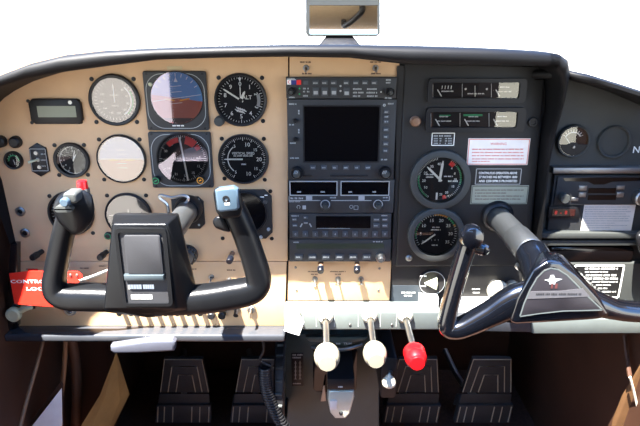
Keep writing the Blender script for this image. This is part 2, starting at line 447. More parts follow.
# ================================================================== round gauges
def dial(px, py, w, name, label, cat, y=0., bez=BEZEL, face=FACE, ring=.88, glass=GLASS, screws=(), group=None, deep=.006):
    c = W(px,py,y); r = w/2*S(px,py,y)
    t = thing(name, label, cat, c, group)
    k = MB(); k.lathe(c, [(r*.99,0),(r,.0015),(r*.985,deep-.001),(r*.95,deep),(r*ring+.0006,deep-.0004),(r*ring,deep-.0016),(r*ring,.0008)], 48); obj('bezel', k, bez, t)
    f = MB(); f.disc(c+Vector((0,-.0012,0)), r*ring*1.005, 48); obj('dial_face', f, face, t)
    if glass:
        g = MB(); g.disc(c+Vector((0,-deep+.0012,0)), r*ring, 48); obj('glass', g, glass, t)
    if screws:
        for sx, sy in screws:
            p = W(sx,sy,y); s_ = MB(); s_.lathe(p, [(0,.0006),(.0012,.0006),(.0013,.0013),(.0030,.0011),(.0034,0)], 12); obj('screw', s_, BEZEL, t)
    return t, c, r*ring
def P(c, dy): return c+Vector((0,-dy,0))
def needle(t, c, ang, r0, r1, w, m=WHITE, dy=.0024, tip=.35, name='needle'):
    a = R_(ang); d = Vector((math.sin(a),0,math.cos(a))); n = Vector((d.z,0,-d.x)); o = P(c,dy)
    k = MB(); pts = [o-d*r0-n*w/2, o-d*r0+n*w/2, o+d*(r1*.8)+n*w/2, o+d*r1+n*w*tip/2, o+d*r1-n*w*tip/2, o+d*(r1*.8)-n*w/2]
    k.prism(pts, .0005); return obj(name, k, m, t)
def hubcap(t, c, r, m=BEZEL, dy=.0026):
    k = MB(); k.lathe(P(c,dy-.001), [(0,.0012),(r*.8,.0012),(r,.0004)], 16); obj('needle_hub', k, m, t)

def printing(t, k, m=WHITE, name='dial_marking'): return obj(name, k, m, t)

# airspeed indicator
t,c,r = dial(115,100,51.5,'airspeed_indicator','round airspeed indicator with a glare greyed face, topmost of the left column','gauge', face=GLAREFACE, ring=.85, glass=GLASSM,
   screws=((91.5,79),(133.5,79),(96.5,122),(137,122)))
k=MB(); q=P(c,.0016); k.ticks(q,30,330,31,r*.80,r*.93,.0006); k.arc(q,40,150,r*.72,r*.78,20)
for i,s_ in enumerate(('40','60','80','100','120','140','160','180','200')):
    a=R_(40+i*32); k.text(s_, q+Vector((math.sin(a),0,math.cos(a)))*r*.6, .0032)
k.text('AIRSPEED', q+Vector((0,0,r*.22)), .0022); k.text('KNOTS', q+Vector((0,0,-r*.25)), .0022); printing(t,k)
k=MB(); k.arc(q,60,140,r*.80,r*.86,20); printing(t,k,GREEN)
needle(t,c,0,r*.1,r*.74,.0016)
# attitude indicator
t,c,r = dial(122,158.7,49.5,'artificial_horizon','round artificial horizon with a glare whitened face, middle of the left column','gauge', face=GLAREFACE, ring=.92, glass=GLASSW,
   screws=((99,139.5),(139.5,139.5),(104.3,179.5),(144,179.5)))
q=P(c,.0015); k=MB(); k.arc(q,-92,92,0,r*.97,32); printing(t,k,GLARESKY,'sky_card')
k=MB(); k.arc(q,92,268,0,r*.97,32); printing(t,k,GLAREEARTH,'ground_card')
q=P(c,.0019); k=MB(); k.strip(q+Vector((-r*.9,0,0)),q+Vector((r*.9,0,0)),.0008)
for i in (-2,-1,1,2): k.strip(q+Vector((-r*.2,0,i*r*.2)),q+Vector((r*.2,0,i*r*.2)),.0006)
k.ticks(q,-60,60,9,r*.8,r*.95,.0008); printing(t,k)
k=MB(); q=P(c,.0024); k.strip(q+Vector((-r*.55,0,-r*.05)),q+Vector((-r*.15,0,-r*.05)),.002); k.strip(q+Vector((r*.15,0,-r*.05)),q+Vector((r*.55,0,-r*.05)),.002); k.prism([q+Vector((-.0016,0,-.004)),q+Vector((0,0,0)),q+Vector((.0016,0,-.004))],.0004); obj('aircraft_symbol',k,AMBER,t)
# turn coordinator (behind the yoke)
t,c,r = dial(129,215,47,'turn_coordinator','round turn coordinator half hidden behind the left yoke hub, lowest of its column','gauge', face=GLAREFACE, ring=.90, glass=GLASSM,
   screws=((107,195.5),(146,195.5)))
q=P(c,.0016); k=MB(); k.tick(q,90,r*.7,r*.92,.0014); k.tick(q,-90,r*.7,r*.92,.0014); k.tick(q,115,r*.75,r*.92,.0012); k.tick(q,-115,r*.75,r*.92,.0012)
k.strip(q+Vector((-r*.55,0,0)),q+Vector((r*.55,0,0)),.0012); k.strip(q+Vector((0,0,-r*.05)),q+Vector((0,0,r*.3)),.0012); k.text('2 MIN',q+Vector((0,0,-r*.65)),.003); printing(t,k)
kn=MB(); p=W(108.5,235.5,0); kn.lathe(p,[(0,.004),(.0045,.004),(.0062,.003),(.0066,0)],20); kb=obj('adjust_knob',kn,BEZEL,t)
kn=MB(); kn.arc(P(p,.0043),0,360,.0042,.0050,24); obj('knob_ring',kn,GREEN,kb)
# dark gauge behind the left grip
t,c,r = dial(71.5,213,46,'dark_gauge','round black gauge hidden behind the top of the left yoke grip','gauge', screws=((49.5,196),(93,233)))
k=MB(); q=P(c,.0016); k.ticks(q,0,350,36,r*.86,r*.95,.0005); printing(t,k)
# clock
t,c,r = dial(72.3,160,36,'panel_clock','small black round clock with white hands near one o\'clock','clock', ring=.80, screws=((54.5,145.2),(84,145),(59.3,175),(88,174.8)))
c2 = c+Vector((.0025,0,0)); q=P(c2,.0016); k=MB(); k.ticks(q,0,330,12,r*.80,r*.90,.0009)
for i in range(1,13):
    a=R_(i*30); k.text(str(i), q+Vector((math.sin(a),0,math.cos(a)))*r*.66, .0026)
k.arc(q,0,360,r*.93,r*.96,40); printing(t,k)
needle(t,c2,14,r*.05,r*.72,.0012,name='minute_hand'); needle(t,c2,30,r*.05,r*.5,.0016,dy=.0028,name='hour_hand')
# altimeter
t,c,r = dial(240.8,100,53,'altimeter','black altimeter with white hands reading near 8, right of the blue attitude display','gauge', ring=.89, screws=((218.6,77.6),(262,77.8),(263,121)))
q=P(c,.0016); k=MB(); k.ticks(q,0,352.8,50,r*.88,r*.96,.0005); k.ticks(q,0,324,10,r*.82,r*.96,.0009)
for i in range(10):
    if i in (2,3): continue
    a=R_(i*36); k.text(str(i), q+Vector((math.sin(a),0,math.cos(a)))*r*.68, .0062, bold=.01)
k.text('2',q+Vector((r*.66,0,r*.26)),.005,rot=72,bold=.01); k.text('3',q+Vector((r*.66,0,-r*.3)),.005,rot=108,bold=.01)
k.text('ALT',q+Vector((r*.27,0,r*.12)),.0058,bold=.012)
for i in range(5):
    o_=q+Vector((-r*.2+i*.0027,0,-r*.40+.004-i*.0008)); k.strip(o_,o_+Vector((.004,0,-.004)),.0012); k.strip(o_+Vector((-.002,0,-.003)),o_+Vector((.002,0,-.007)),.0012)
printing(t,k)
k=MB(); k.arc(q,72,110,r*.70,r*.84,8); printing(t,k,GREYM,'pressure_window')
needle(t,c,-57,r*.12,r*.84,.0026,name='hundreds_hand',tip=.6); needle(t,c,0,0,r*.62,.0014,name='ten_thousands_hand',dy=.0030); needle(t,c,28,r*.0,r*.42,.0036,dy=.0036,name='thousands_hand'); hubcap(t,c,.003,dy=.0042)
k=MB(); q=P(c,.0022); k.prism([q+Vector((-.0026,0,r*.93)),q+Vector((.0026,0,r*.93)),q+Vector((0,0,r*.76))],.0003); printing(t,k,WHITE,'top_pointer')
kn=MB(); p=W(220,120.5,0); kn.lathe(p,[(0,.012),(.006,.012),(.0075,.010),(.0078,0)],20); obj('setting_knob',kn,GREYP,t)
# vertical speed
t,c,r = dial(243.6,159,51,'vertical_speed_indicator','black vertical speed indicator with its needle pointing left at zero, below the altimeter','gauge', ring=.90, screws=((221.7,138.7),(263.8,138.8),(224.5,178.5),(264.8,179.7)))
q=P(c,.0016); k=MB(); k.ticks(q,-150,150,61,r*.88,r*.96,.0005); k.ticks(q,-150,150,13,r*.82,r*.96,.001); k.arc(q,-140,-38,r*.66,r*.70,20)
for s_,a in (('5',-32),('10',18),('15',52),('20',90),('15',128),('10',162),('5',-148)):
    a=R_(a); k.text(s_, q+Vector((math.sin(a),0,math.cos(a)))*r*.68, .0062 if s_ in('10','20') else .0045, bold=.01)
k.text('VERTICAL SPEED',q+Vector((0,0,r*.26)),.0040,width=r*.98,bold=.01); k.words(q.x-r*.42,q.x+r*.42,q.z+r*.15,.002,q.y,4); k.words(q.x-r*.1,q.x+r*.12,q.z-r*.22,.0026,q.y,5); printing(t,k)
needle(t,c,-90,-.001,r*.84,.0024); k=MB(); k.strip(P(c,.0024),P(c,.0024)+Vector((r*.28,0,0)),.003); printing(t,k,BEZEL,'needle_tail')

# square electronic instruments
def square_unit(box_, name, label, face_c, face_w):
    q=rp(*box_,0); cc=(q[0]+q[2])/2; t=thing(name,label,'gauge',cc); w=q[1].x-q[0].x
    k=MB(); k.prism(rrect(at_y(q,-.005),.003),.005,.0012); obj('case_front',k,UNITS,t)
    k=MB(); R=rrect(at_y(inset(q,.0035),-.0056),w*.26,8)
    # bulged outline
    k.rim(R,.0010); obj('outline',k,GREYM,t)
    for dx,dz in ((1,1),(-1,1),(1,-1),(-1,-1)):
        s_=MB(); p=cc+Vector((dx*w*.44,-.005,dz*w*.43)); s_.lathe(p,[(0,.0006),(.0018,.0006),(.002,0)],10); obj('screw',s_,BEZEL,t)
    return t,cc,w
t,cc,w = square_unit((145.8,71,208,130),'attitude_display','square attitude indicator showing a blue sky and brown ground ball','',0)
c=W(177,98,-.0056); r=25.2*S(177,98)
k=MB(); k.arc(c,0,360,r,r*1.05,48); obj('face_ring',k,BEZEL,t)
k=MB(); k.arc(P(c,.0002),-82,98,0,r,32); printing(t,k,SKYF,'sky_card')
k=MB(); k.arc(P(c,.0002),98,278,0,r,32); printing(t,k,EARTH,'ground_card')
k=MB(); q=P(c,.0005); k.ticks(q,-60,60,9,r*.82,r*.95,.0009); k.strip(q+Vector((-r*.95,0,-r*.13)),q+Vector((r*.95,0,r*.13)),.0007)
for i in (-1,1,2): k.strip(q+Vector((-r*.2,0,i*r*.22)),q+Vector((r*.2,0,i*r*.22+r*.04)),.0006)
k.prism([q+Vector((-.003,0,r*.62)),q+Vector((0,0,r*.8)),q+Vector((.003,0,r*.62))],.0003); printing(t,k)
k=MB(); q=P(c,.0004); k.add([q+Vector((r*math.sin(R_(a)),0,r*math.cos(R_(a)))) for a in (142,155,168,180,192,205,218)],[(0,1,2,3,4,5,6)]); obj('lower_mask',k,BEZEL,t)
k=MB(); q=P(c,.0009); k.strip(q+Vector((-r*.5,0,-r*.02)),q+Vector((-r*.1,0,-r*.1)),.0022); k.strip(q+Vector((r*.5,0,-r*.02)),q+Vector((r*.1,0,-r*.1)),.0022); obj('aircraft_symbol',k,AMBER,t)
k=MB(); k.disc(P(c,.0018),r*1.02,48); obj('glass',k,GLASSV,t)
k=MB(); p=W(150.3,84.3,-.0055); k.lathe(p,[(0,.002),(.0026,.002),(.0032,0)],16); obj('warning_lamp',k,SAGE,t)
k=MB(); p=W(178.5,125.6,-.0062); k.words(p.x-.009,p.x+.009,p.z,.0022,p.y,3); printing(t,k,WHITE,'maker_print')
t,cc,w = square_unit((151,131.5,212.5,187),'horizontal_situation_indicator','square course indicator with a violet tinted face and red flags','',0)
c=W(182.5,158.5,-.0056); r=25*S(182,158)
k=MB(); k.arc(c,0,360,r,r*1.05,48); obj('face_ring',k,BEZEL,t)
k=MB(); k.disc(P(c,.0002),r,48); obj('dial_face',k,FACE,t)
q=P(c,.0006); k=MB(); k.ticks(q,0,355,72,r*.86,r*.93,.0004); k.ticks(q,0,330,12,r*.8,r*.93,.0008)
for s_,a in (('N',-4),('3',26),('6',56),('E',86),('12',116),('15',146),('S',176),('21',206),('24',236),('W',266),('30',296),('33',326)):
    a=R_(a); k.text(s_, q+Vector((math.sin(a),0,math.cos(a)))*r*.70, .0038)
for i in range(-5,6):
    if i: k.disc(q+Vector((i*r*.09,0,r*.02)),.0006,8)
k.strip(q+Vector((r*.55,0,r*.02)),q+Vector((r*.85,0,r*.0)),.001); printing(t,k)
k=MB(); k.strip(P(c,.001)+Vector((-r*.05,0,r*.86)),P(c,.001)+Vector((r*.16,0,-r*.9)),.0026); obj('course_needle',k,WHITE,t)
k=MB(); k.arc(P(c,.0009),12,44,r*.6,r*.92,8); k.arc(P(c,.0009),48,62,r*.66,r*.86,6); obj('warning_flag',k,RED,t)
k=MB(); k.arc(P(c,.0009),-44,-8,r*.66,r*.86,8); obj('nav_flag',k,RED,t)
k=MB(); k.disc(P(c,.0018),r*1.02,48); obj('glass',k,GLASSV,t)
for x_,y_,m_,nm in ((157.3,179.3,GREEN,'course_knob'),(201.3,179,AMBER,'heading_knob')):
    p=W(x_,y_,-.005); k=MB(); k.lathe(p,[(0,.009),(.0042,.009),(.0052,.008),(.0056,0)],20); kb=obj(nm,k,BEZEL,t)
    k=MB(); k.arc(P(p,.0093),0,360,.0042,.0052,20); k.strip(P(p,.0093)+Vector((-.002,0,-.001)),P(p,.0093)+Vector((.002,0,.001)),.0016); obj('knob_mark',k,m_,kb)
# little plate over the attitude display
k=MB(); k.prism(rp(167,66.2,182,70,-.001),.001); o=obj('name_plate',k,mat('tan_plate',(188,168,128),.5)); tag(o,'tiny tan plate above the attitude indicator','placard')

# octagonal black indicator behind right grip, and square mount of the shaft
q=rp(236,190,272,239,-.005); l,rr,tp,bt=q[0].x,q[2].x,q[0].z,q[2].z; ch=.011
t=thing('course_indicator','black eight-sided indicator with an empty dark face behind the right grip of the left yoke','gauge',(q[0]+q[2])/2+Vector((0,.005,0)))
k=MB(); k.prism([Vector(v) for v in ((l,-.005,tp),(rr-ch,-.005,tp),(rr,-.005,tp-ch),(rr,-.005,bt+ch),(rr-ch,-.005,bt),(l,-.005,bt))],.005,.001); obj('case_front',k,BLACK,t)
c=W(245,213,-.005); k=MB(); k.lathe(c,[(.0365,0),(.036,.002),(.034,.0024),(.033,.0004)],48); obj('bezel',k,BEZEL,t)
k=MB(); k.disc(P(c,.0006),.0335,48); obj('dial_face',k,DISP,t)
for x_,y_,rr_,m_ in ((265,201.5,.0042,GREYP),(268.6,229.2,.003,GREYM),(261,237,.003,GREYM)):
    k=MB(); p=W(x_,y_,-.005); k.lathe(p,[(0,.003),(rr_*.8,.003),(rr_,0)],14); obj('corner_knob',k,m_,t)
k=MB()
for x0,x1,y_ in ((260,264,197),(264.5,267.5,195.3)): p0=W(x0,y_,-.0055);p1=W(x1,y_,-.0055); k.strip(p0,p1,.0015)
obj('printed_legend',k,WHITE,t)
for x_,y_ in ((270.3,191.3),(271.8,238.6),(222.7,238.4)):
    k=MB(); k.lathe(W(x_,y_,0),[(0,.0012),(.003,.0011),(.0034,0)],12); obj('screw',k,BEZEL,t)

# LCD timer
q=rp(29.3,99,81.3,124.2,-.006); cc=(q[0]+q[2])/2
t=thing('digital_timer','small black digital timer with a grey-green screen in the upper left corner','timer',cc+Vector((0,.006,0)))
ch=.006; l,rr,tp,bt=q[0].x,q[2].x,q[0].z,q[2].z
k=MB(); oc=[(l,tp-ch),(l+ch,tp),(rr-ch,tp),(rr,tp-ch),(rr,bt+ch),(rr-ch,bt),(l+ch,bt),(l,bt+ch)]; k.prism([Vector((a,-.006,z)) for a,z in oc],.006,.0012); obj('case_front',k,BEZEL,t)
k=MB(); k.quad(*at_y(rp(37.5,106,76,117.2,-.006),-.0063)); obj('screen',k,LCD,t)
k=MB(); k.lathe(W(70,102.4,-.006),[(0,.0008),(.0028,.0008),(.003,0)],14); obj('button',k,WHITE,t)
for x_,y_ in ((28,101),(32,122.6),(81,122.2),(78.5,101)):
    k=MB(); k.lathe(W(x_,y_,-.0002),[(0,.0012),(.0024,.0011),(.0028,0)],12); obj('screw',k,BEZEL,t)
# suction gauge, small knobs
t,c,r = dial(14.3,160,18.5,'suction_gauge','tiny round black gauge with a green arc at the far left','gauge', ring=.74)
q=P(c,.0016); k=MB(); k.arc(q,-100,100,r*.62,r*.82,20); printing(t,k,GREEN); k=MB(); k.ticks(q,-100,100,9,r*.84,r*.96,.0006); printing(t,k); needle(t,c,170,.001,r*.7,.0014)
for x_,y_,lb in ((16.5,141.6,'small black round knob above the tiny green-arc gauge'),(1.5,141.2,'small black round knob cut by the left edge of the photo')):
    k=MB(); p=W(x_,y_,0); k.lathe(p,[(0,.010),(.006,.010),(.0085,.008),(.0095,.002),(.0095,0)],20); tag(obj('dimmer_knob',k,BEZEL,loc=p),lb,'knob','small black knobs at the left end')
# magneto / switch plate
q=poly([(28.5,148),(36,143.2),(45.5,148),(49.5,171.5),(41,176.8),(31.5,171.5)],-.003)
t=thing('switch_plate','black six-sided switch plate with silver outline and three toggles','switch plate',W(39,160,0))
k=MB(); k.prism(q,.003,.0006); obj('plate',k,BEZEL,t)
k=MB(); k.rim(poly([(29.5,149),(45,149),(48.3,170.8),(32.3,170.8)],-.0036),.0009); obj('outline',k,GREYM,t)
for x_,y_ in ((36.2,153),(38,159.6),(39.8,167)):
    p=W(x_,y_,-.003); k=MB(); k.lathe(p,[(0,.002),(.003,.002),(.0036,0)],10); n_=obj('switch_nut',k,STEEL,t)
p=W(38,159.6,-.004); k=MB(); k.tube([p,W(33,161,-.012),W(28,162.5,-.016)],[.0015,.0018,.0024],8); obj('lever',k,SAGE,t)
k=MB()
for y_,sd_ in ((154,1),(160,2),(166,3)): p=W(43.5,y_,-.0036); k.words(p.x-.004,p.x+.004,p.z,.002,p.y,sd_)
obj('printed_legend',k,GREYM,t)
# jack sockets
for x_,y_,lb in ((20.6,211.3,'upper of two steel jack sockets at the left end of the panel'),(25.3,232.8,'lower of two steel jack sockets at the left end of the panel')):
    p=W(x_,y_,0); t=thing('jack_socket',lb,'socket',p,'steel jack sockets')
    k=MB(); k.lathe(p,[(.0078,0),(.0078,.002),(.006,.0035),(.0045,.0035),(.004,.001)],20); obj('collar',k,STEEL,t)
    k=MB(); k.lathe(p,[(0,.002),(.003,.002),(.0042,.0008)],14); obj('plug',k,BEZEL,t)
# protruding black pins/knobs
def peg(x0,y0,x1,y1,d,r0,name,label,cap=BEZEL,grp=None):
    a=W(x0,y0,0); bq=W(x1,y1,-d); t=thing(name,label,'knob',a,grp)
    k=MB(); k.tube([a,a.lerp(bq,.55)],[r0*.8,r0*.85],14,smooth=False); obj('shaft',k,BROWNK if cap is BLUECAP else BEZEL,t)
    k=MB(); k.tube([a.lerp(bq,.5),a.lerp(bq,.56),a.lerp(bq,.94),bq],[r0*.95,r0*1.05,r0*1.05,r0*.9],16,smooth=False); obj('knob_cap',k,cap,t)
    k=MB(); m=a.lerp(bq,.5); k.tube([m,a.lerp(bq,.555)],[r0*1.08,r0*1.08],16,smooth=False); obj('collar',k,STEEL if cap is not BEZEL else BEZEL,t)
peg(42,251.5,32,258,.028,.0052,'pull_control','black angled push knob over the red tag at the left end',grp='black push knobs')
peg(106.5,252,99.5,258,.026,.0052,'pull_control','black angled push knob just left of the left yoke hub',grp='black push knobs')
peg(232.5,253,229,262,.026,.005,'pull_control','black push knob with steel collar seen through the right half of the left yoke',BLUECAP,'black push knobs')
peg(321,262.5,320.5,272,.02,.0052,'pull_control','blue-tipped push knob under the radio stack, left one',BLUECAP,'blue-tipped knobs under the radios')
peg(357,262.5,357,272,.02,.0052,'pull_control','blue-tipped push knob under the radio stack, right one',BLUECAP,'blue-tipped knobs under the radios')
# ribbed knob by the yoke shaft
p=W(188,254,0); t=thing('ribbed_knob','black ribbed round knob right of the left yoke hub','knob',p)
k=MB(); k.lathe(p,[(.0165,0),(.0165,.006),(.0145,.008),(.0145,.016),(.012,.018),(0,.018)],36); obj('knob_body',k,BEZEL,t)
for i in range(18):
    k=MB(); a=2*math.pi*i/18; o_=p+Vector((math.sin(a)*.0147,-.012,math.cos(a)*.0147)); k.box(o_-Vector((.001,.004,.001)),o_+Vector((.001,.004,.001))); obj('rib',k,GREYP,t)
k=MB(); k.strip(P(p,.0185)+Vector((-.001,0,0)),P(p,.0185)+Vector((.004,0,.008)),.0014); obj('pointer_mark',k,WHITE,t)

# toggles
def toggle(px,py,label,grp,y=0.,r=.0042,tipdx=0,tipdz=-.004,tip=STEEL,ln=.012,fat=0.):
    p=W(px,py,y); t=thing('toggle_switch',label,'switch',p,grp)
    k=MB(); k.lathe(p,[(r*1.15,0),(r*1.15,.0012),(r,.0026),(r*.55,.0028),(r*.5,.001)],12); obj('mounting_nut',k,STEEL,t)
    k=MB(); k.tube([P(p,.001),P(p,ln*.6)+Vector((tipdx*.5,0,tipdz*.5)),P(p,ln)+Vector((tipdx,0,tipdz))],[fat,fat,fat*1.05] if fat else [r*.3,r*.36,r*.5],10); obj('lever',k,tip,t); return t
toggle(306,68,'steel toggle switch on the strip above the radios, left one','toggles above the radios')
toggle(375.5,68,'steel toggle switch on the strip above the radios, right one','toggles above the radios')
toggle(315,279,'steel toggle switch on the small beige plate below the radios, left of three','toggles below the radios',.004)
toggle(338,279,'steel toggle switch on the small beige plate below the radios, middle of three','toggles below the radios',.004)
toggle(361,279,'steel toggle switch on the small beige plate below the radios, right of three','toggles below the radios',.004)
p=W(314.5,285,.004); k=MB(); k.lathe(p,[(0,.003),(.002,.0025),(.003,0)],12); tag(obj('indicator_lamp',k,WHITE,loc=p),'tiny white indicator lamp under the left toggle below the radios','lamp')
toggle(211.3,277,'steel toggle switch above the right arm of the left yoke, left of two','toggles over the yoke arm')
toggle(229.5,280,'steel toggle switch above the right arm of the left yoke, right of two','toggles over the yoke arm')
for i in range(8):
    toggle(122+i*11.4,308,'black bat switch in the row half hidden below the left yoke, '+('first','second','third','fourth','fifth','sixth','seventh','eighth')[i]+' from the left','switch row below the yoke',r=.0056,tip=BEZEL,ln=.016,fat=.0042)
for x_,lb in ((212,'left of two small black knobs just under the right yoke arm'),(222.5,'right of two small black knobs just under the right yoke arm')):
    p=W(x_,313.5,0); k=MB(); k.lathe(p,[(0,.012),(.005,.012),(.0066,.010),(.0066,.003),(.0055,0)],18); tag(obj('rheostat_knob',k,BEZEL,loc=p),lb,'knob','knobs under the yoke arm')
toggle(237,309,'black bat switch under the right corner of the left yoke','switch row below the yoke',r=.0056,tip=BEZEL,ln=.016,fat=.0042)
p=W(251.5,309,0); t=thing('ignition_key','small steel key switch on the sunlit right end of the beige lower plate','key switch',p)
k=MB(); k.lathe(p,[(.0075,0),(.0075,.003),(.006,.005),(0,.005)],18); obj('lock_barrel',k,STEEL,t)
k=MB(); k.box(p+Vector((-.0012,-.022,-.007)),p+Vector((.0012,-.004,.004)),.0008); obj('key_blade',k,CHROME,t)
p=W(70.5,309.5,0); t=thing('steel_socket','round steel socket under the lower left corner of the left yoke','socket',p)
k=MB(); k.lathe(p,[(.0105,0),(.0105,.003),(.008,.005),(.006,.005),(.0055,.001),(0,.001)],24); obj('collar',k,CHROME,t)
k=MB(); k.lathe(P(p,.001),[(0,.003),(.003,.003),(.004,0)],12); obj('plug',k,BEZEL,t)
# primer knob bottom left
p=W(19.5,309,0); t=thing('primer_knob','sage green round knob with a short stem at the lower left corner of the panel','knob',p)
k=MB(); k.lathe(P(p,.004),[(.004,-.004),(.004,.006),(.0105,.008),(.0125,.012),(.0125,.018),(.0105,.0205),(.007,.021),(.0065,.0202),(0,.0202)],32); obj('knob_body',k,SAGE,t)
k=MB(); k.tube([P(p,.015),W(27,308,-.014),W(32,308,-.010)],[.006,.0045,.003],10); obj('stem',k,SAGE,t)
k=MB(); k.tube([W(30.5,308,-.011),W(35,307.5,-.007)],[.003,.0022],8,smooth=False); obj('stem_tip',k,BEZEL,t)

# red control lock tag behind the grip
YT=-.05
t=thing('control_lock','red sheet metal control lock hanging behind the left grip','control lock',W(40,271,YT))
k=MB(); k.prism(poly([(9,273.5),(30,271),(60,271.5),(78,271.5),(82,275),(82,279),(78,283),(70,284),(72,306),(58,307),(40,306),(14.5,304)],YT),.0012); obj('tag_plate',k,REDP,t)
k=MB(); k.text('CONTROL',W(30,281.5,YT-.0004),.0056,width=39*S(40,281,YT),bold=.012); k.text('LOCK',W(38,288.8,YT-.0004),.0056,width=23*S(50,288,YT),bold=.012); printing(t,k,WHITE,'lettering')
for x_ in (70.5,77):
    k=MB(); k.lathe(W(x_,275,YT),[(0,.0016),(.002,.0014),(.0024,0)],10); obj('rivet',k,STEEL,t)
k=MB(); k.tube([W(80,280,YT+.002),W(90,277.5,YT+.004),W(116,267,YT+.008)],[.0032,.003,.0026],8); obj('lock_rod',k,STEEL,t)

# ================================================================== radio stack
def unit(box_, name, label, y=-.010, m=UNITS):
    q=rp(*box_,y); t=thing(name,label,'radio',(q[0]+q[2])/2+Vector((0,-y,0)))
    k=MB(); k.prism(q,-y+.004,.0012); obj('face_plate',k,m,t); return t
def btn(t, x0,y0,x1,y1, y=-.010, h=.0018, m=BTN, name='button'):
    k=MB(); k.prism(rp(x0,y0,x1,y1,y-h),h,.0004); return obj(name,k,m,t)
def knob(t, px,py,r,h,y=-.010,m=BEZEL,name='knob',inner=None):
    p=W(px,py,y); k=MB(); k.lathe(p,[(r,0),(r,h*.7),(r*.9,h*.85),(r*.7,h*.85),(r*.6,h*.85),(0,h*.85)] if inner else [(r,0),(r,h*.85),(r*.85,h),(0,h)],24); o=obj(name,k,m,t)
    if inner:
        k=MB(); k.lathe(P(p,h*.8),[(r*.58,0),(r*.58,h*.4),(r*.45,h*.5),(0,h*.5)],20); obj('inner_knob',k,inner,o)
    return o
def disp(t, x0,y0,x1,y1, y=-.0103, m=DISP, name='display'):
    k=MB(); k.quad(*rp(x0,y0,x1,y1,y)); return obj(name,k,m,t)
def wordline(k, x0,x1,py,h,y,seed): a=W(x0,py,y); b_=W(x1,py,y); k.words(a.x,b_.x,a.z,h,y,seed)

t=unit((286,77.3,396.5,98.6),'audio_panel','black audio selector panel with rows of small buttons at the top of the radio stack')
k=MB(); k.quad(*rp(287,79.6,296,84.6,-.0118)); obj('white_sticker',k,WHITE,t)
k=MB(); k.quad(*rp(291,80,296.5,84.6,-.0120)); k.prism(rp(291,80,296.5,84.6,-.0120),.0019); obj('navy_sticker',k,NAVY,t)
k=MB(); k.prism(rp(296.5,80,301,84.8,-.0120),.0019); obj('red_sticker',k,RED,t)
k=MB(); k.text('C',W(289.2,82,-.0121),.0045,bold=.01); obj('sticker_letter',k,RED,t)
knob(t,291.3,91.2,.0058,.012,inner=GREYP,name='volume_knob'); knob(t,390,91.8,.0058,.012,inner=GREYP,name='intercom_knob')
for x_ in (315.5,324.8,333.8): btn(t,x_-3,80.5,x_+3,84.6)
btn(t,303.5,80.5,308.5,84.6)
for x_ in (346.5,356,365.2,374.5): btn(t,x_-2.8,80.5,x_+2.8,84.6)
for x_ in (315.8,324.8,334): btn(t,x_-3.2,87.5,x_+3.2,96); btn(t,x_-2.2,91,x_+2.2,94.5,-.0118,.0006,BTNL,'button_lens')
btn(t,343.6,87.5,349.8,96); btn(t,344.5,91.5,349,95,-.0118,.0006,BTNL,'button_lens')
k=MB()
for i,(x0,x1,y_) in enumerate(((353,363.5,89),(353,363.5,92.5),(353,362,96),(367,377.5,89),(366.5,377.5,92.6),(367,377.5,96),(386,392,79.8),(386,391,82.6),(385,393,98),(303,306,88.5),(307.5,310,88.5),(303,306,91.5),(307,310,91.5),(303,309,95.8),(289,295,97.3),(287.5,296,78.6))):
    wordline(k,x0,x1,y_,.0026,-.0104,i+20)
for x_ in (315.6,324.8,333.8,346.5,356,365.2,374.5): wordline(k,x_-2.4,x_+2.4,83,.0022,-.0121,int(x_))
p=W(340.5,86,-.0104); k.disc(p,.0016,10); k.disc(W(340.5,91,-.0104),.0016,10); printing(t,k,BTNL,'printed_legend')
for y_,m_ in ((88.5,GREEN),(94,GREEN),(92,BTNL)):
    k=MB(); k.disc(W(299.5 if m_ is GREEN else 381,y_,-.0104),.0013,10); obj('indicator_dot',k,m_,t)

t=unit((287.5,99.4,395.2,179.6),'multifunction_display','large black navigation display with a blank screen in the middle of the radio stack')
sc=rp(304.5,106.5,378.5,161.2,-.0105)
k=MB(); k.frame(inset(sc,-.0022),sc,.0015); obj('screen_frame',k,BEZEL,t)
k=MB(); k.quad(*sc); obj('screen',k,DISP,t)
knob(t,297,172,.0098,.013,inner=GREYP,name='left_knob'); knob(t,385,172,.0098,.013,inner=GREYP,name='right_knob')
for x_,y_ in ((386.6,112),(386.4,116.7),(386.4,121.6),(386.2,129.7),(386,136.8),(385.8,144),(385.6,150.8)): btn(t,x_-2.7,y_-1.9,x_+2.7,y_+1.9)
for x_ in (313,324,335,346,357,368): btn(t,x_-2.9,165.6,x_+2.9,169.8)
for x_,y_ in ((295.2,120.5),(295.4,139)): knob(t,x_,y_,.0032,.008,name='small_knob')
btn(t,300,175,312,176.6,h=.0008,m=BEZEL,name='card_slot'); btn(t,330,175,368,176.6,h=.0008,m=BEZEL,name='card_slot')
k=MB(); wordline(k,289,297,104,.0026,-.0104,41); wordline(k,388,394,103.6,.0026,-.0104,42); wordline(k,289,295,124.6,.0024,-.0104,43); wordline(k,290,296,143,.0024,-.0104,44); wordline(k,290,300,158,.0022,-.0104,45); wordline(k,381,388,159.5,.0024,-.0104,46)
for y_ in (110,112.5,129,131.5): k.strip(W(298.8,y_,-.0104),W(298.8,y_+1.8,-.0104),.002)
k.arc(W(384.3,105.2,-.0104),0,360,.0008,.0022,12)
for x_,y_ in ((386.6,112),(386.4,116.7),(386.4,121.6),(386.2,129.7),(386,136.8),(385.8,144),(385.6,150.8)): wordline(k,x_-1.8,x_+2,y_,.0022,-.0122,int(y_))
for x_ in (313,324,335,346,357,368): wordline(k,x_-2,x_+2,167.7,.0022,-.0122,int(x_))
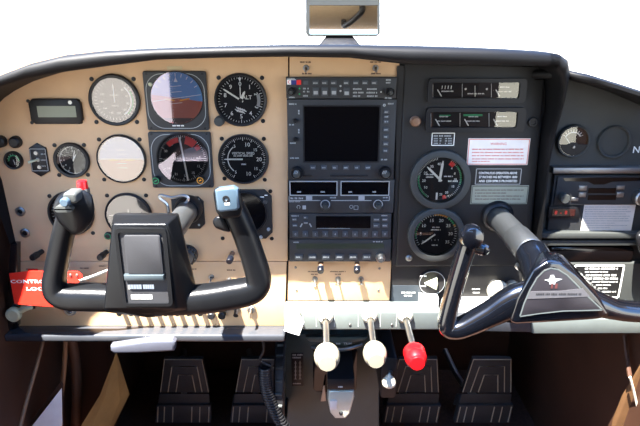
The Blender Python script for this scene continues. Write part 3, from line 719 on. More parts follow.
for x_ in (296,384.5):
    for i in (-1,0,1): o_=W(x_,172.3,-.0285)+Vector((i*.0022,0,0)); k.strip(o_+Vector((-.0012,0,-.0028)),o_+Vector((.0012,0,.0028)),.0008)
printing(t,k,BTNL,'printed_legend')

t=unit((288.8,179.8,394,213),'nav_com_radio','black radio with two white-framed dark displays side by side')
for x0,x1 in ((289.5,337.5),(340.5,389.5)):
    sc=rp(x0,181,x1,195.8,-.0106); k=MB(); k.frame(sc,inset(sc,.0016),.001); o=obj('display_frame',k,GREYM,t)
    k=MB(); k.quad(*at_y(inset(sc,.0014),-.0104)); obj('display',k,DISP,t)
k=MB()
for x0,x1,sd_ in ((297,301,51),(320.5,325,52),(348.5,352.5,53),(372.5,377.5,54)): wordline(k,x0,x1,191.8,.0026,-.0106,sd_)
wordline(k,290.5,304,198.2,.0032,-.0104,55); wordline(k,330,337,197.6,.0026,-.0104,56); wordline(k,383,388,197.5,.0022,-.0104,57); wordline(k,289,301,201.6,.0018,-.0104,58)
k.quad(*rp(306,196,312.2,200,-.0105)); k.quad(*rp(358.5,196,364.6,200,-.0105))
for x0,x1 in ((289,320.5),(331,371.5),(382.5,389.5)): k.strip(W(x0,200.5,-.0104),W(x1,200.5,-.0104),.0013)
k.strip(W(289,196,-.0104),W(289,200.5,-.0104),.0011); k.strip(W(389.3,196,-.0104),W(389.3,200.5,-.0104),.0011)
k.arc(W(298.5,207,-.0104),-150,150,.0022,.0030,14); k.quad(*rp(302.5,205.5,306,209.3,-.0104)); k.arc(W(351.3,206.8,-.0104),0,360,.0022,.0030,14)
k.rim(rp(354,205.8,358,209.5,-.0104),.0008); printing(t,k,BTNL,'printed_legend')
for x_ in (325.2,378): 
    kb=knob(t,x_,204.4,.0076,.012,m=UNITS,inner=GREYP,name='tuning_knob'); k=MB(); k.arc(W(x_,204.4,-.0203),0,360,.0062,.0076,24); obj('knob_ring',k,BTNL,kb)

t=unit((289.5,213.6,391,238.8),'transponder','black transponder with a wide dark display and a row of ten code buttons')
disp(t,316,216.2,370.6,228.2)
k=MB(); k.strip(W(317,228.4,-.0105),W(350,228.4,-.0105),.0008); printing(t,k,BTNL,'display_edge')
for i in range(10): btn(t,295.4+i*9.95-2.8,231.4,295.4+i*9.95+2.8,237)
for x0,y0,x1,y1 in ((292,218,297,221),(292.5,224,297.5,227),(303.5,216.3,308,219),(303.5,221.6,308,224.2),(373.5,218,379.5,221.3),(382,218,388,221.3),(373.5,223.5,379.5,228),(382,224,388,227.6)): btn(t,x0,y0,x1,y1)
for x_,dx in ((301.3,-1),(310.5,1)): k=MB(); k.strip(W(x_-dx,223.5,-.0106),W(x_+dx,227,-.0106),.002); obj('arrow_button',k,BTNL,t)
k=MB()
for i in range(10): k.text('0123456789'[i],W(295.4+i*9.95,234.3,-.0122),.0034,bold=.01)
wordline(k,291.5,299,215.8,.0024,-.0104,61); wordline(k,381.5,388,215.5,.0022,-.0104,62)
for j,(x0,x1,y_) in enumerate(((292.6,296.6,219.5),(293,297,225.5),(304,307.6,217.6),(304,307.6,222.9),(374,379,219.6),(382.6,387.6,219.6),(374,379,225.7),(382.6,387.6,225.7))): wordline(k,x0,x1,y_,.0022,-.0122,70+j)
printing(t,k,BTNL,'printed_legend')

t=unit((289.5,239.4,390.8,261.8),'distance_radio','black receiver with a greenish strip display and a steel knob, lowest in the radio stack')
disp(t,296,243.5,384,248.6,m=mat('dark_green_display',(52,58,46),.3))
disp(t,296,249.4,384,250.2,m=GREYP,name='groove')
for i in range(6): btn(t,298.8+i*13.6-4,254.5,298.8+i*13.6+4,259.6)
k=MB()
for i in range(6): wordline(k,298.8+i*13.6-2.8,298.8+i*13.6+3,257,.0026,-.0122,80+i)
wordline(k,293.5,299.5,242.2,.0024,-.0104,88); wordline(k,373,384,241.6,.0024,-.0104,89); printing(t,k,BTNL,'printed_legend')
knob(t,380.2,256.5,.0075,.012,m=CHROME,inner=UNITS,name='steel_knob')
# dark edge strip right of the stack
b=MB(); b.prism(poly([(397,66),(404.5,66),(400,180),(395.5,266),(391.5,266),(395.5,180)],-.003),.008); tag(obj('stack_side_rail',b,BLACK),'narrow black rail between the radio stack and the engine panel','trim')

# ================================================================== engine panel instruments
YE=-.006
def cluster(outer, inner, name, label, cells, screw=None):
    q=rp(*outer,YE-.008); i_=rp(*inner,YE-.008); t=thing(name,label,'gauge',(q[0]+q[2])/2+Vector((0,.008,0)))
    oo=rrect(q,.006,4); ii=rrect(i_,.003,4)
    k=MB(); k.frame(oo,ii,.008,.006); obj('bezel',k,BEZEL,t)
    k=MB(); k.quad(*at_y(i_,YE-.0022)); obj('dial_face',k,FACE,t)
    x0,y0,x1,y1=inner; w=(x1-x0)/3
    for j in range(3):
        a=x0+w*j; yy=YE-.0026
        k=MB(); k.strip(W(a+.5,y0+1,yy),W(a+.5,y1-1,yy),.0006)
        if cells[j]=='tick':
            for n_ in range(4): k.strip(W(a+10+n_*3,y0+3,yy),W(a+9.4+n_*3,y0+6.5,yy),.0012)
            wordline(k,a+9,a+21,y0+8.6,.002,yy,j)
        elif cells[j]=='dots':
            for dx in (4,w-4): k.disc(W(a+dx,y0+6.5,yy),.0016,10)
            wordline(k,a+6,a+w-6,y0+11,.002,yy,j+4)
        else: wordline(k,a+7,a+21,y0+9,.002,yy,j+8); wordline(k,a+9,a+19,y0+4.5,.002,yy,j+9)
        printing(t,k)
        if cells[j]=='green': k=MB(); k.strip(W(a+4,y0+3.2,yy-.0002),W(a+w-6,y0+3.2,yy-.0002),.003); printing(t,k,GREEN)
        if cells[j]=='gnum': k=MB(); k.strip(W(a+9,y0+3.4,yy-.0002),W(a+20,y0+3.4,yy-.0002),.0018); printing(t,k,GREEN)
        k=MB()
        if cells[j]=='dots': k.strip(W(a+w*.46,y0+3,yy-.0006),W(a+w*.46,y1-1.5,yy-.0006),.0012)
        else: k.strip(W(a+5,y0+7,yy-.0006),W(a+9,y1-2,yy-.0006),.0016)
        obj('needle',k,WHITE,t)
    k=MB(); k.quad(*at_y(i_,YE-.005)); obj('glass',k,GLASSC,t)
cluster((428,78.6,526.5,103.2),(432.5,82.6,520,98.4),'gauge_cluster','upper of two wide black fuel and ammeter gauge strips',('tick','dots','plain'))
cluster((426,108,525.5,132.6),(430.5,112,517.5,127.8),'gauge_cluster','lower of two wide gauge strips, with green bands, on the black panel',('gnum','green','plain'))
t,c,r=dial(439.5,179,61,'manifold_pressure_gauge','large round black fuel and manifold pressure gauge, upper of two on the black panel','gauge',y=YE,bez=GREYP,ring=.76,deep=.010)
q=P(c,.0016); k=MB(); k.ticks(q,-150,-10,36,r*.86,r*.96,.0006); k.ticks(q,30,150,25,r*.86,r*.96,.0006)
for s_,a in (('10',-122),('20',-95),('25',-66),('35',-33),('40',-5)): a=R_(a); k.text(s_,q+Vector((math.sin(a),0,math.cos(a)))*r*.68,.0042,bold=.01)
for s_,a in (('4',45),('8',68),('10',90),('15',118),('20',150),('25',172)): a=R_(a); k.text(s_,q+Vector((math.sin(a),0,math.cos(a)))*r*.68,.0036,bold=.01)
wordline(k,426,434,174.5,.0022,q.y,1); wordline(k,426,434,177,.0022,q.y,2); wordline(k,444,453,176.3,.0022,q.y,3); wordline(k,448,458,181,.003,q.y,4); k.strip(q+Vector((-r*.08,0,-r*.6)),q+Vector((-r*.08,0,-r*.92)),.003); printing(t,k)
k=MB(); k.arc(q,-145,-80,r*.88,r*.95,20); k.arc(q,50,105,r*.88,r*.95,20); printing(t,k,GREEN)
k=MB(); k.arc(q,28,44,r*.72,r*.92,6); k.arc(q,158,168,r*.75,r*.92,6); printing(t,k,RED)
needle(t,c,-46,r*.12,r*.80,.0034); needle(t,c,6,r*.1,r*.82,.0038,dy=.003)
t,c,r=dial(435.5,233.5,57,'tachometer','large black rpm gauge with green and amber arcs, lower one on the black panel','gauge',y=YE,bez=GREYP,ring=.77,deep=.010)
q=P(c,.0016); k=MB(); k.ticks(q,-125,125,36,r*.86,r*.96,.0007)
for i,s_ in enumerate(('0','5','10','15','20','25','30','35')): a=R_(-125+i*250/7); k.text(s_,q+Vector((math.sin(a),0,math.cos(a)))*r*.68,.0052,bold=.01)
k.words(q.x-.006,q.x+.006,q.z+r*.32,.0022,q.y,1); k.words(q.x-.008,q.x+.008,q.z+r*.2,.0022,q.y,2); k.words(q.x-.005,q.x+.005,q.z-r*.55,.0022,q.y,3)
for i in range(3): k.text('1',q+Vector((-.006+i*.0055,0,-r*.3)),.003)
printing(t,k)
k=MB(); k.arc(q,-105,-50,r*.88,r*.96,20); k.arc(q,35,60,r*.88,r*.96,10); printing(t,k,GREEN)
k=MB(); k.arc(q,-8,30,r*.88,r*.96,12); k.arc(q,60,68,r*.88,r*.96,6); printing(t,k,AMBER)
needle(t,c,-128,-.001,r*.80,.0026)
# knobs
p=W(415,121,YE); k=MB(); k.lathe(p,[(0,.012),(.006,.011),(.0078,.007),(.006,.003),(.008,.002),(.008,0)],24); tag(obj('pull_control',k,BROWNK,loc=p),'brown pull knob beside the lower gauge strip','knob')
p=W(532.6,122,YE); k=MB(); k.lathe(p,[(.0075,0),(.0075,.003),(.0065,.004),(.004,.004),(.0035,.0025),(0,.0025)],20); tag(obj('test_button',k,BEZEL,loc=p),'black round button right of the lower gauge strip','button')
# placards
def placard(box_, name, label, m, y, rim=None, rimw=.0012):
    q=rp(*box_,y-.0008); t=thing(name,label,'placard',(q[0]+q[2])/2+Vector((0,.0008,0)))
    k=MB(); k.prism(q,.0008); obj('plate',k,m,t)
    if rim is not None: k=MB(); k.rim(at_y(inset(q,.0014),y-.0011),rimw); obj('border',k,rim,t)
    return t, y-.0011
t,yy=placard((431,132.2,455,146.2),'data_placard','small black placard with white border under the lower gauge strip',PLQB,YE,WHITE)
k=MB(); wordline(k,433.8,452.5,135.8,.0028,yy,3)
for y_ in (138.5,140.8,143.2):
    for x0,x1 in ((433.8,438),(439.6,441.5),(445,447),(448,452.5)): wordline(k,x0,x1,y_,.0022,yy,int(y_*7+x0))
printing(t,k,BTNL,'print')
t,yy=placard((467.5,138.4,529,165),'warning_placard','white warning placard with red border right of the manifold gauge',PLQWH,YE,REDLINE)
k=MB(); k.text('WARNING',W(498.5,143.8,yy),.0038,width=16*S(498,144),bold=.01)
for i,y_ in enumerate((149.2,152.4,155.6,158.8)): wordline(k,472,524,y_,.0021,yy,i+5)
wordline(k,472,490,161.4,.0018,yy,19); printing(t,k,REDLINE,'print')
t,yy=placard((475,168,521.5,185),'limit_placard','black placard with white capital lettering below the white warning placard',PLQB,YE,GREYM)
k=MB()
for s_,y_ in (('CONTINUOUS OPERATION ABOVE',173),('27 INCHES HG BETWEEN 1800',177),('AND 2200 RPM IS PROHIBITED',181)): k.text(s_,W(498,y_,yy),.0036,width=38*S(498,y_),bold=.015)
printing(t,k,WHITE,'print')
t,yy=placard((471,185.4,528,204),'grey_placard','grey-green placard with dark print, lowest of three above the right yoke shaft',PLQG,YE,BEZEL,.0008)
k=MB()
for i,y_ in enumerate((190,193,196,199)): wordline(k,475,(524,506,524,521)[i],y_,.0018,yy,i+30)
printing(t,k,DARKTXT,'print')
# lower black area
t,yy=placard((391.5,285.5,421,308),'throttle_label','blue-grey label with two short lines of white print above the right throttle lever',GREYTAG,.003)
k=MB(); wordline(k,401.5,415.5,292.5,.003,yy-.0003,3); wordline(k,404,413,295.5,.003,yy-.0003,8); printing(t,k,WHITE,'print')
p=W(431.5,281.5,.003); t=thing('fuel_selector','round black selector with a cream triangular pointer below the tachometer','selector',p)
k=MB(); k.lathe(p,[(.0225,0),(.0225,.004),(.021,.006),(.019,.005),(0,.005)],36); obj('dial_plate',k,BLACK,t)
k=MB(); k.arc(P(p,.0062),0,360,.0205,.0216,36); printing(t,k,GREYM,'rim')
q=P(p,.012); k=MB(); k.prism([q+Vector((-.013,0,0)),q+Vector((.007,0,.011)),q+Vector((.009,0,0)),q+Vector((.007,0,-.011))],.007,.002); obj('pointer_knob',k,SAGE,t)
k=MB(); wordline(k,420,427,276,.0028,q.y+.006,1); wordline(k,420,427,286,.0028,q.y+.006,2); printing(t,k,WHITE,'print')
b=MB(); b.prism(rp(420.5,299,438,326,-.022),.025,.002); tag(obj('white_card',b,PAPER),'blank white sunlit card below the cream triangular selector','card')  # plain white card, no switch modelled
b=MB(); b.prism(rrect(rp(460,258,530,298,-.002),.006),.005,.002); o=tag(obj('knob_plate',b,BLACK),'black rounded plate behind the white pull knobs','plate')
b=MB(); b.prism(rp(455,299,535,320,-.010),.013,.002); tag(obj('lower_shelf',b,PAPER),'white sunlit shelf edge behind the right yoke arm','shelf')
for x_,rr_,lb in ((494,.0175,'white disc-shaped pull knob left of the right yoke hub'),(511,.0150,'white disc-shaped pull knob partly hidden by the right yoke arm')):
    p=W(x_,285,-.002); t=thing('pull_control',lb,'knob',p,'white pull knobs by the right yoke')
    k=MB(); k.lathe(p,[(.006,0),(.006,.014),(.010,.016),(rr_,.019),(rr_,.026),(rr_*.85,.029),(0,.030)],32); obj('knob_body',k,IVORY,t)
    k=MB(); k.lathe(p,[(.010,0),(.010,.002),(.006,.003)],20); obj('collar',k,STEEL,t)
k=MB(); wordline(k,472,480,289,.0026,-.0023,4); wordline(k,473,480,292.5,.0026,-.0023,5); obj('print',k,WHITE,o)

# ================================================================== copilot side instruments
t,c,r=dial(572,140.5,33,'cabin_gauge','round gauge with a half lit cream face on the dark right panel','gauge',y=.012,bez=GREYP,ring=.86,deep=.008,glass=GLASSC)
q=P(c,.0016); k=MB(); k.arc(q,-60,60,r*.55,r*.64,20); k.ticks(q,-60,60,9,r*.66,r*.80,.001); printing(t,k)
k=MB(); k.prism([q+Vector((x_*r,-.0062,z_*r)) for x_,z_ in ((-.96,-.22),(-.35,-.22),(-.2,-.08),(.2,-.08),(.35,-.22),(.96,-.22),(.75,-.64),(.4,-.9),(0,-.98),(-.4,-.9),(-.75,-.64))],.0005); obj('lower_mask',k,BEZEL,t)
k=MB(); k.lathe(P(c,.0082)+Vector((0,0,-r*.38)),[(0,.002),(.002,.002),(.0026,0)],12); obj('needle_hub',k,STEEL,t); needle(t,c+Vector((0,0,-r*.38)),-40,0,r*.95,.0014,dy=.003)
t,c,r=dial(613,141.5,33,'blanked_gauge_hole','round blanked gauge hole in the dark right panel, right of the cream gauge','gauge',y=.012,bez=GREYP,face=GREYP,ring=.86,deep=.006,glass=None)
# cassette radio
q=rp(556,176.5,690,205,.000); t=thing('cassette_player','black cassette radio with a wide slot and small bright buttons on the right panel','radio',(q[0]+q[2])/2+Vector((0,.004,0)))
k=MB(); k.prism(q,.006,.0014); obj('face_plate',k,UNITS,t)
k=MB(); k.prism(poly([(563,178.2),(598,177.4),(645,177.4),(645,180.6),(612,181.8),(604,184.5),(594,184.5),(588,181.8),(565,181)],-.0006),.0006); obj('slot',k,DISP,t)
k=MB(); k.quad(*rp(588,188,616,193.2,-.0006)); k.quad(*rp(588,195,616,200,-.0006)); obj('display',k,DISP,t)
for x0,y0,x1,y1 in ((579,185.8,587,190.6),(579,192.6,586,197.4),(571.5,197.8,578.5,201.2),(617,185.8,625,189.6),(617,192.6,624,197.4)): btn(t,x0,y0,x1,y1,.000,.002,STEEL)
p=W(562.5,197,0); knob(t,562.5,197,.008,.012,y=0,m=GREYP,name='volume_knob')
p=W(638,196.5,0); knob(t,639,196.5,.012,.014,y=0,m=STEEL,name='tuning_knob')
q=rp(548.5,206.5,580,218.5,.001); t=thing('volt_meter','small black digital meter with red digits under the cassette radio','meter',(q[0]+q[2])/2+Vector((0,.003,0)))
k=MB(); k.prism(q,.004,.001); obj('case_front',k,BEZEL,t)
k=MB(); k.quad(*rp(552.5,209,575,216,.0006)); obj('display',k,mat('dark_red_display',(46,14,12),.2),t)
k=MB()
for i,s_ in enumerate('8-8'): k.text(s_,W(556+i*5,212.5,.0002),.0062,bold=.02)
obj('digits',k,LEDR,t)
t,yy=placard((582.5,204.5,633.5,230.5),'cream_placard','cream placard with fine print below the cassette radio',PLQW,.003)
k=MB()
for i in range(10): wordline(k,585,(630,628,631,626,630,629,631,615,628,610)[i],207+i*2.3,.0015,yy,i+50)
printing(t,k,GREYM,'print')
t,yy=placard((572,264.6,622,298),'checklist_placard','black placard with white border and white print behind the right yoke arm',PLQB,-.002,WHITE,.003)
k=MB()
for i,(x0,x1) in enumerate(((585,618),(585,608),(586,619),(586,619),(592,618),(596,612),(598,608),(602,616))): wordline(k,x0,x1,268.5+i*3.3,.0038 if i in(0,2,3) else .0026,yy,i+70)
printing(t,k,WHITE,'print')
# dark padded thing at right edge
b=MB(); b.hull(poly([(634,236),(660,226),(665,262),(640,256)],-.04)+poly([(637,230),(660,222),(665,268),(640,252)],.0),.006); tag(obj('door_pull',b,RUBBER),'black rounded grip cut by the right edge above the checklist placard','grip')

# ================================================================== engine control bracket with push-pull knobs
YB=-.035
zt=W(340,302,0).z; zb=W(340,330,YB).z
t=thing('control_bracket','silver sunlit bracket carrying the engine push-pull rods','bracket',(0,0,zb))
b=MB(); b.box((W(284,320,YB).x,YB,zb),(W(441,320,YB).x,.006,zt),.0025,3); obj('bracket_body',b,ALU,t)
for x_ in (286,350,392): 
    k=MB(); k.lathe(W(x_,325,YB),[(0,.0012),(.002,.001),(.0024,0)],10); obj('screw',k,STEEL,t)
k=MB()
for x0,x1 in ((303,303.8),(316,316.8),(334,334.8),(358,358.8),(380,380.8),(396,396.8)): k.quad(*rp(x0,313,x1,327,YB-.0004))
obj('seam',k,GREYM,t)
YK=-.135
def pushpull(px,py,kx,ky,r,m,label,red=False):
    a=W(px,py,YB); p=W(kx,ky,YK)
    t=thing('push_pull_control',label,'control',a,'engine push-pull controls')
    k=MB(); k.lathe(a,[(.0125,0),(.0125,.006),(.010,.010),(.008,.014),(.0055,.016)],24); obj('guide_nut',k,IVORY,t)
    k=MB(); k.tube([a,p],[.0048,.0048],14,smooth=False); obj('rod',k,CHROME,t)
    k=MB(); q=p+Vector((0,.012,0))
    if not red: k.lathe(q,[(.005,-.010),(.012,-.008),(r*.88,-.001),(r,.008),(r*.97,.016),(r*.86,.023),(r*.74,.0255)],36)
    else: k.lathe(q,[(.005,-.012),(r*.8,-.008),(r,-.002),(r*1.02,.004),(r*.9,.009),(r*1.0,.013),(r*.98,.018),(r*.78,.024),(r*.72,.026)],18)
    kb=obj('knob_body',k,m,t,sharp=50)
    k=MB(); k.lathe(P(q,.0245),[(r*.72,-.004),(r*.72,.003),(r*.64,.0055),(0,.006)],30); obj('push_button',k,m,kb)
pushpull(325.5,316,327,357,.0195,KNOBW,'white throttle knob, left of the three engine knobs')
pushpull(369.5,315,375,354.5,.0178,KNOBW,'white propeller knob, middle of the three engine knobs')
pushpull(405,315,415.5,357,.0165,REDK,'red mixture knob, right of the three engine knobs',True)
# white tag hanging at left end of bracket
t=thing('paper_tag','blank white square tag hanging tilted at the left end of the bracket','tag',W(292,312,YB))
k=MB(); k.lathe(W(293,313.5,YB),[(0,.02),(.010,.02),(.012,.016),(.012,0)],24); obj('knob_body',k,IVORY,t)
k=MB(); k.prism(poly([(287,312),(298,312.5),(304,322),(299,335.5),(284,331)],YB-.022),.0012); obj('tag_sheet',k,PAPER,t)
# right rail
b=MB(); b.prism(poly([(441,318),(528,319),(531,319),(533,333),(441,331)],-.030),.034,.004); tag(obj('edge_rail',b,RAIL),'grey edge rail under the right yoke, next to the bracket','rail')
b=MB(); b.prism(poly([(531,319),(700,319),(700,334),(533,334.5)],-.034),.040,.005); tag(obj('edge_rail',b,ALU),'light metal edge rail at the right end below the right yoke','rail')

# ================================================================== left yoke
YY=-.20
sh=W(190,207,0)
hubp=W(152,262,YY)
t=thing('control_yoke','matte black left control yoke with a rectangular hub and red button','control yoke',sh)
LT=t
k=MB(); q=rp(172,197,204,229,-.004); ch=.008; l,rr,tp,bt=q[0].x,q[2].x,q[0].z,q[2].z
k.prism([Vector(v) for v in ((l,-.004,tp),(rr-ch,-.004,tp),(rr,-.004,tp-ch),(rr,-.004,bt+ch),(rr-ch,-.004,bt),(l,-.004,bt))],.004,.001); obj('shaft_plate',k,BLACK,t)
for x_,y_ in ((198.5,199.5),(199,225)):
    k=MB(); k.lathe(W(x_,y_,-.004),[(0,.001),(.0016,.001),(.002,0)],10); obj('plate_screw',k,GREYM,t)
k=MB(); k.lathe(sh,[(.0215,.004),(.0215,.020),(.019,.024),(.017,.024)],32); obj('shaft_collar',k,BEZEL,t)
k=MB(); k.lathe(sh,[(.0165,.004),(.0165,.165)],36); obj('shaft',k,SHAFT,t)
# hub: tapered block with a recess in its front
F=[W(112.5,224,-.230),W(167,224,-.230),W(177,309,-.230),W(104,309,-.230)]
Bk=[W(117,212.5,-.155),W(178.5,213,-.155),W(186.5,252,-.155),W(193,283,-.155),W(191,292,-.155),W(110,292,-.155),W(108,276,-.155)]
Bm=[W(113,214.5,-.20),W(177.5,215,-.20),W(187,256,-.20),W(199,298,-.20),W(201,311,-.20),W(150,318,-.20),W(103,312,-.20)]
Rc=rp(122.5,232,166,303,-.2315)
k=MB(); k.hull(F+Bk+Bm,.006,3); hubo=obj('hub',k,PLAST,t,sharp=50)
k=MB(); oq=rp(118.5,228.5,169.5,306.5,-.2335); k.frame(rrect(oq,.006,3),rrect(at_y(Rc,-.2335),.003,3),.006,.003); obj('hub_frame',k,PLAST,t)
k=MB(); k.quad(*at_y(Rc,-.2312)); obj('hub_recess',k,INSET,t)
k=MB(); k.prism(rrect(rp(125.5,235.5,161.5,274.5,-.2345),.003),.004,.001); obj('clip_plate',k,INSET,t)
k=MB(); k.prism(rp(123.5,275.5,163.5,281,-.2375),.007,.002); obj('clip_ledge',k,LEDGE,t)
k=MB()
a_=W(128,286.8,-.2318); b_=W(141.5,286.8,-.2318); c_=W(153.8,286.8,-.2318)
def block_print(x0,x1,z,h,y,n_):
    for i in range(n_):
        w_=(x1-x0)/n_; k.quad((x0+w_*i+w_*.08,y,z-h/2),(x0+w_*(i+1),y,z-h/2),(x0+w_*(i+1),y,z+h/2),(x0+w_*i+w_*.08,y,z+h/2))
block_print(a_.x,b_.x,a_.z,.0060,-.2318,5); block_print(b_.x+.0016,c_.x,a_.z,.0060,-.2318,5)
a_=W(131,296.8,-.2318); c_=W(152,296.8,-.2318); block_print(a_.x,c_.x,a_.z,.0062,-.2318,7); obj('hub_print',k,WHITE,t)
# arms and grips: one bent tube
pw=[((69,212),.0120,.0150,-.205),((62,240),.0125,.0150,-.202),((56,270),.0130,.0155,-.20),((54.5,283),.0138,.016,-.20),((57.5,292),.0150,.016,-.20),((68,296.5),.0165,.0165,-.20),((90,297),.0172,.018,-.20),((120,298),.0172,.018,-.20),((160,301),.0172,.018,-.20),((205,298.5),.0185,.018,-.20),((235,294),.0185,.017,-.20),((249,291),.0178,.0165,-.20),((256.5,286.5),.0168,.016,-.20),((258.5,277),.0160,.0155,-.20),((250.5,250),.0150,.0150,-.202),((241,224),.0145,.0150,-.205),((231,203),.0138,.0145,-.207)]
k=MB(); k.tube([W(a[0],a[1],d) for a,_,_,d in pw],[x for _,x,_,_ in pw],20,ex=2.8,rb=[z for _,_,z,_ in pw],up=(0,1,0)); obj('wheel',k,PLAST,t,sharp=60)
# left head
k=MB(); k.hull([W(a,c2_,yy) for a,c2_ in ((52,208),(57,196),(66,190),(80,188),(92,194),(95,208),(93,220),(84,232),(74,236),(58,222)) for yy in (-.195,-.228)]+[W(74,212,-.238),W(66,204,-.238)],.006,3); hd=obj('switch_head',k,PLAST,t,sharp=50)
k=MB(); k.prism(rrect(rp(62.5,193,76.5,204,-.2465),.004),.02,.003,3); obj('trim_switch',k,GREYP,t)
k=MB(); k.prism(rrect(rp(54,206.5,72,212.5,-.244),.004),.014,.003,3); obj('rocker_switch',k,GREYP,t)
k=MB(); k.lathe(W(66,201.5,-.2465),[(0,.006),(.004,.006),(.0055,.004),(.0055,0)],16); obj('thumb_button',k,CAPB,t)
k=MB(); a=W(83.5,193,-.215); k.lathe(a,[(0,.016),(.0052,.015),(.006,.012),(.006,0)],20,axis='z'); obj('red_button',k,REDK,t)
k=MB(); k.lathe(a,[(.0075,.006),(.0075,-.002),(.010,-.004)],20,axis='z'); obj('button_collar',k,STEEL,t)
# right head with pale cap
k=MB(); k.hull([W(a,c2_,yy) for a,c2_ in ((213,192),(216,187),(236,186),(241,194),(243,208),(240,217),(222,219),(216,212)) for yy in (-.195,-.225)],.005,3); obj('talk_head',k,PLAST,t,sharp=50)
k=MB(); k.prism([W(a,c2_,-.231) for a,c2_ in ((214.5,191),(218,189),(233,187.2),(237.5,190),(239,208.5),(236.5,211),(219.5,212.8),(216.5,210))],.010,.003,3); cp_=obj('talk_button_cap',k,CAPB,t)
k=MB(); p=W(226,199,-.2312); k.lathe(p,[(.0042,0),(.0042,.0006),(.0024,.0006),(.002,.0002)],14); obj('cap_screw',k,BEZEL,cp_)
k=MB(); k.quad(*rp(224.5,202.3,229.5,205,-.2314)); obj('cap_print',k,WHITE,cp_)
k=MB(); k.hull([W(a,c2_,yy) for a,c2_ in ((212,221),(216,216),(224,216),(232,232),(226,232),(215,228)) for yy in (-.190,-.212)],.004,3); obj('finger_hook',k,PLAST,t,sharp=50)
# bent wire around the shaft
t=thing('bent_wire','bent silver wire loop at the left yoke shaft','wire',W(165,196,-.03))
k=MB(); k.tube([W(169,218,-.03),W(167,205,-.03),W(160,198.5,-.03),W(161,195.3,-.03),W(172,197.5,-.03),W(183,195.5,-.03),W(188,197.5,-.03),W(187,201.5,-.03),W(182.5,205.5,-.028)],.0023,8); obj('wire',k,CHROME,t)

# ================================================================== right yoke
sh=W(497,216,YE)
t=thing('control_yoke','glossy black right control yoke with a triangular silver-edged badge','control yoke',sh)
k=MB(); k.lathe(sh,[(.026,0),(.026,.003),(.023,.008),(.0195,.010)],32); obj('shaft_collar',k,BEZEL,t)
k=MB(); k.lathe(sh,[(.0180,.002),(.0180,.150)],36); obj('shaft',k,SHAFT,t)
k=MB(); k.lathe(sh,[(.0184,.095),(.0196,.097),(.0196,.150),(.0184,.152)],36); obj('shaft_sleeve',k,SHAFT,t)
k=MB(); p=sh+Vector((-.013,-.150,-.020)); k.lathe(p,[(0,.008),(.005,.008),(.006,0)],14); obj('sleeve_bolt',k,CHROME,t)
k=MB(); k.tube([sh+Vector((0,-.150,0)),sh+Vector((.002,-.165,-.006)),sh+Vector((.004,-.185,-.016)),sh+Vector((.006,-.21,-.032))],[.021,.022,.025,.028],20); obj('neck',k,GLOSSB,t)
Y2=-.215
def ww(a,b_,y=Y2): return W(a,b_,y)
pw=[((470,238),.0120,.0130,-.215),((462,262),.0108,.0130,-.215),((454,290),.0108,.0130,-.215),((448,314),.0112,.0135,-.215),((447,326),.0118,.014,-.215),((453,329),.0125,.0145,-.215),((465,326),.0138,.015,-.215),((490,314),.0165,.015,-.215),((518,300),.022,.016,-.215),((552,294),.022,.016,-.215),((585,300),.018,.016,-.215),((615,309),.0130,.015,-.215),((645,312),.0125,.015,-.215),((680,312),.0125,.0145,-.215),((692,300),.0125,.0145,-.215),((690,270),.0120,.0135,-.215),((680,236),.0125,.0135,-.215)]
k=MB(); k.tube([ww(a[0],a[1],d) for a,_,_,d in pw],[x for _,x,_,_ in pw],20,ex=2.3,rb=[z for _,_,z,_ in pw],up=(0,1,0)); obj('wheel',k,GLOSSB,t,sharp=60)
hubF=[(548,260),(560,262),(578,275),(598,297),(610,314),(600,319),(570,318),(540,320),(516,324),(510,321),(518,296),(532,271)]
k=MB(); k.hull([ww(a,b_,-.232) for a,b_ in hubF]+[ww(a,b_,-.185) for a,b_ in ((540,250),(560,252),(600,295),(622,312),(500,322),(514,296))],.005,3); obj('hub',k,GLOSSB,t,sharp=50)
bad=[(520,316.5),(524,304),(530,290),(537,278),(544,271),(551,268.2),(558,269.5),(567,275),(578,286),(590,298.5),(602.5,310),(585,310.5),(563,311),(540,313.5)]
k=MB(); k.prism([ww(a,b_,-.2345) for a,b_ in bad],.006,.0006); bo=obj('badge',k,STRIPE,t)
k=MB(); k.rim([ww(a,b_,-.2349) for a,b_ in bad],.0017); obj('badge_rim',k,ALU,bo)
k=MB(); k.prism([ww(a,b_,-.2350) for a,b_ in ((527,299),(530.5,291.5),(560,291),(583,288.5),(590,296.5),(560,297.8))],.0006); obj('badge_band',k,mat('badge_band_grey',(84,82,84),.5),bo)
k=MB(); p=ww(536,295,-.2354); q_=ww(582,293,-.2354); k.words(p.x,q_.x,(p.z+q_.z)/2,.0026,-.2354,9); obj('badge_print',k,INSET,bo)
k=MB(); k.prism([ww(a,b_,-.2350) for a,b_ in ((544.5,280.2),(549.5,279),(550.8,275.2),(554,275.2),(555.5,278.4),(562.5,279.2),(556,281.8),(555,284.5),(549.5,284.5),(549,281.8))],.0006); obj('badge_emblem',k,GREYM,bo)
k=MB()
for x0,x1 in ((551,553),(555,557.5)): k.quad(*rp(x0,283.5,x1,288.5,-.2352))
obj('badge_emblem_tail',k,mat('faded_rose',(86,46,44),.5),bo)
k=MB(); k.lathe(ww(471,236,-.222),[(.0145,-.004),(.0148,.004),(.0125,.010),(.006,.0125),(0,.0128)],28); obj('grip_cap',k,GLOSSB,t)
k=MB(); k.tube([ww(474,248,-.218),ww(484,250,-.222)],[.007,.0075],14,smooth=False); k.lathe(ww(484,250,-.222),[(0,.004),(.005,.003),(.0075,0)],16); obj('thumb_button',k,GLOSSB,t)

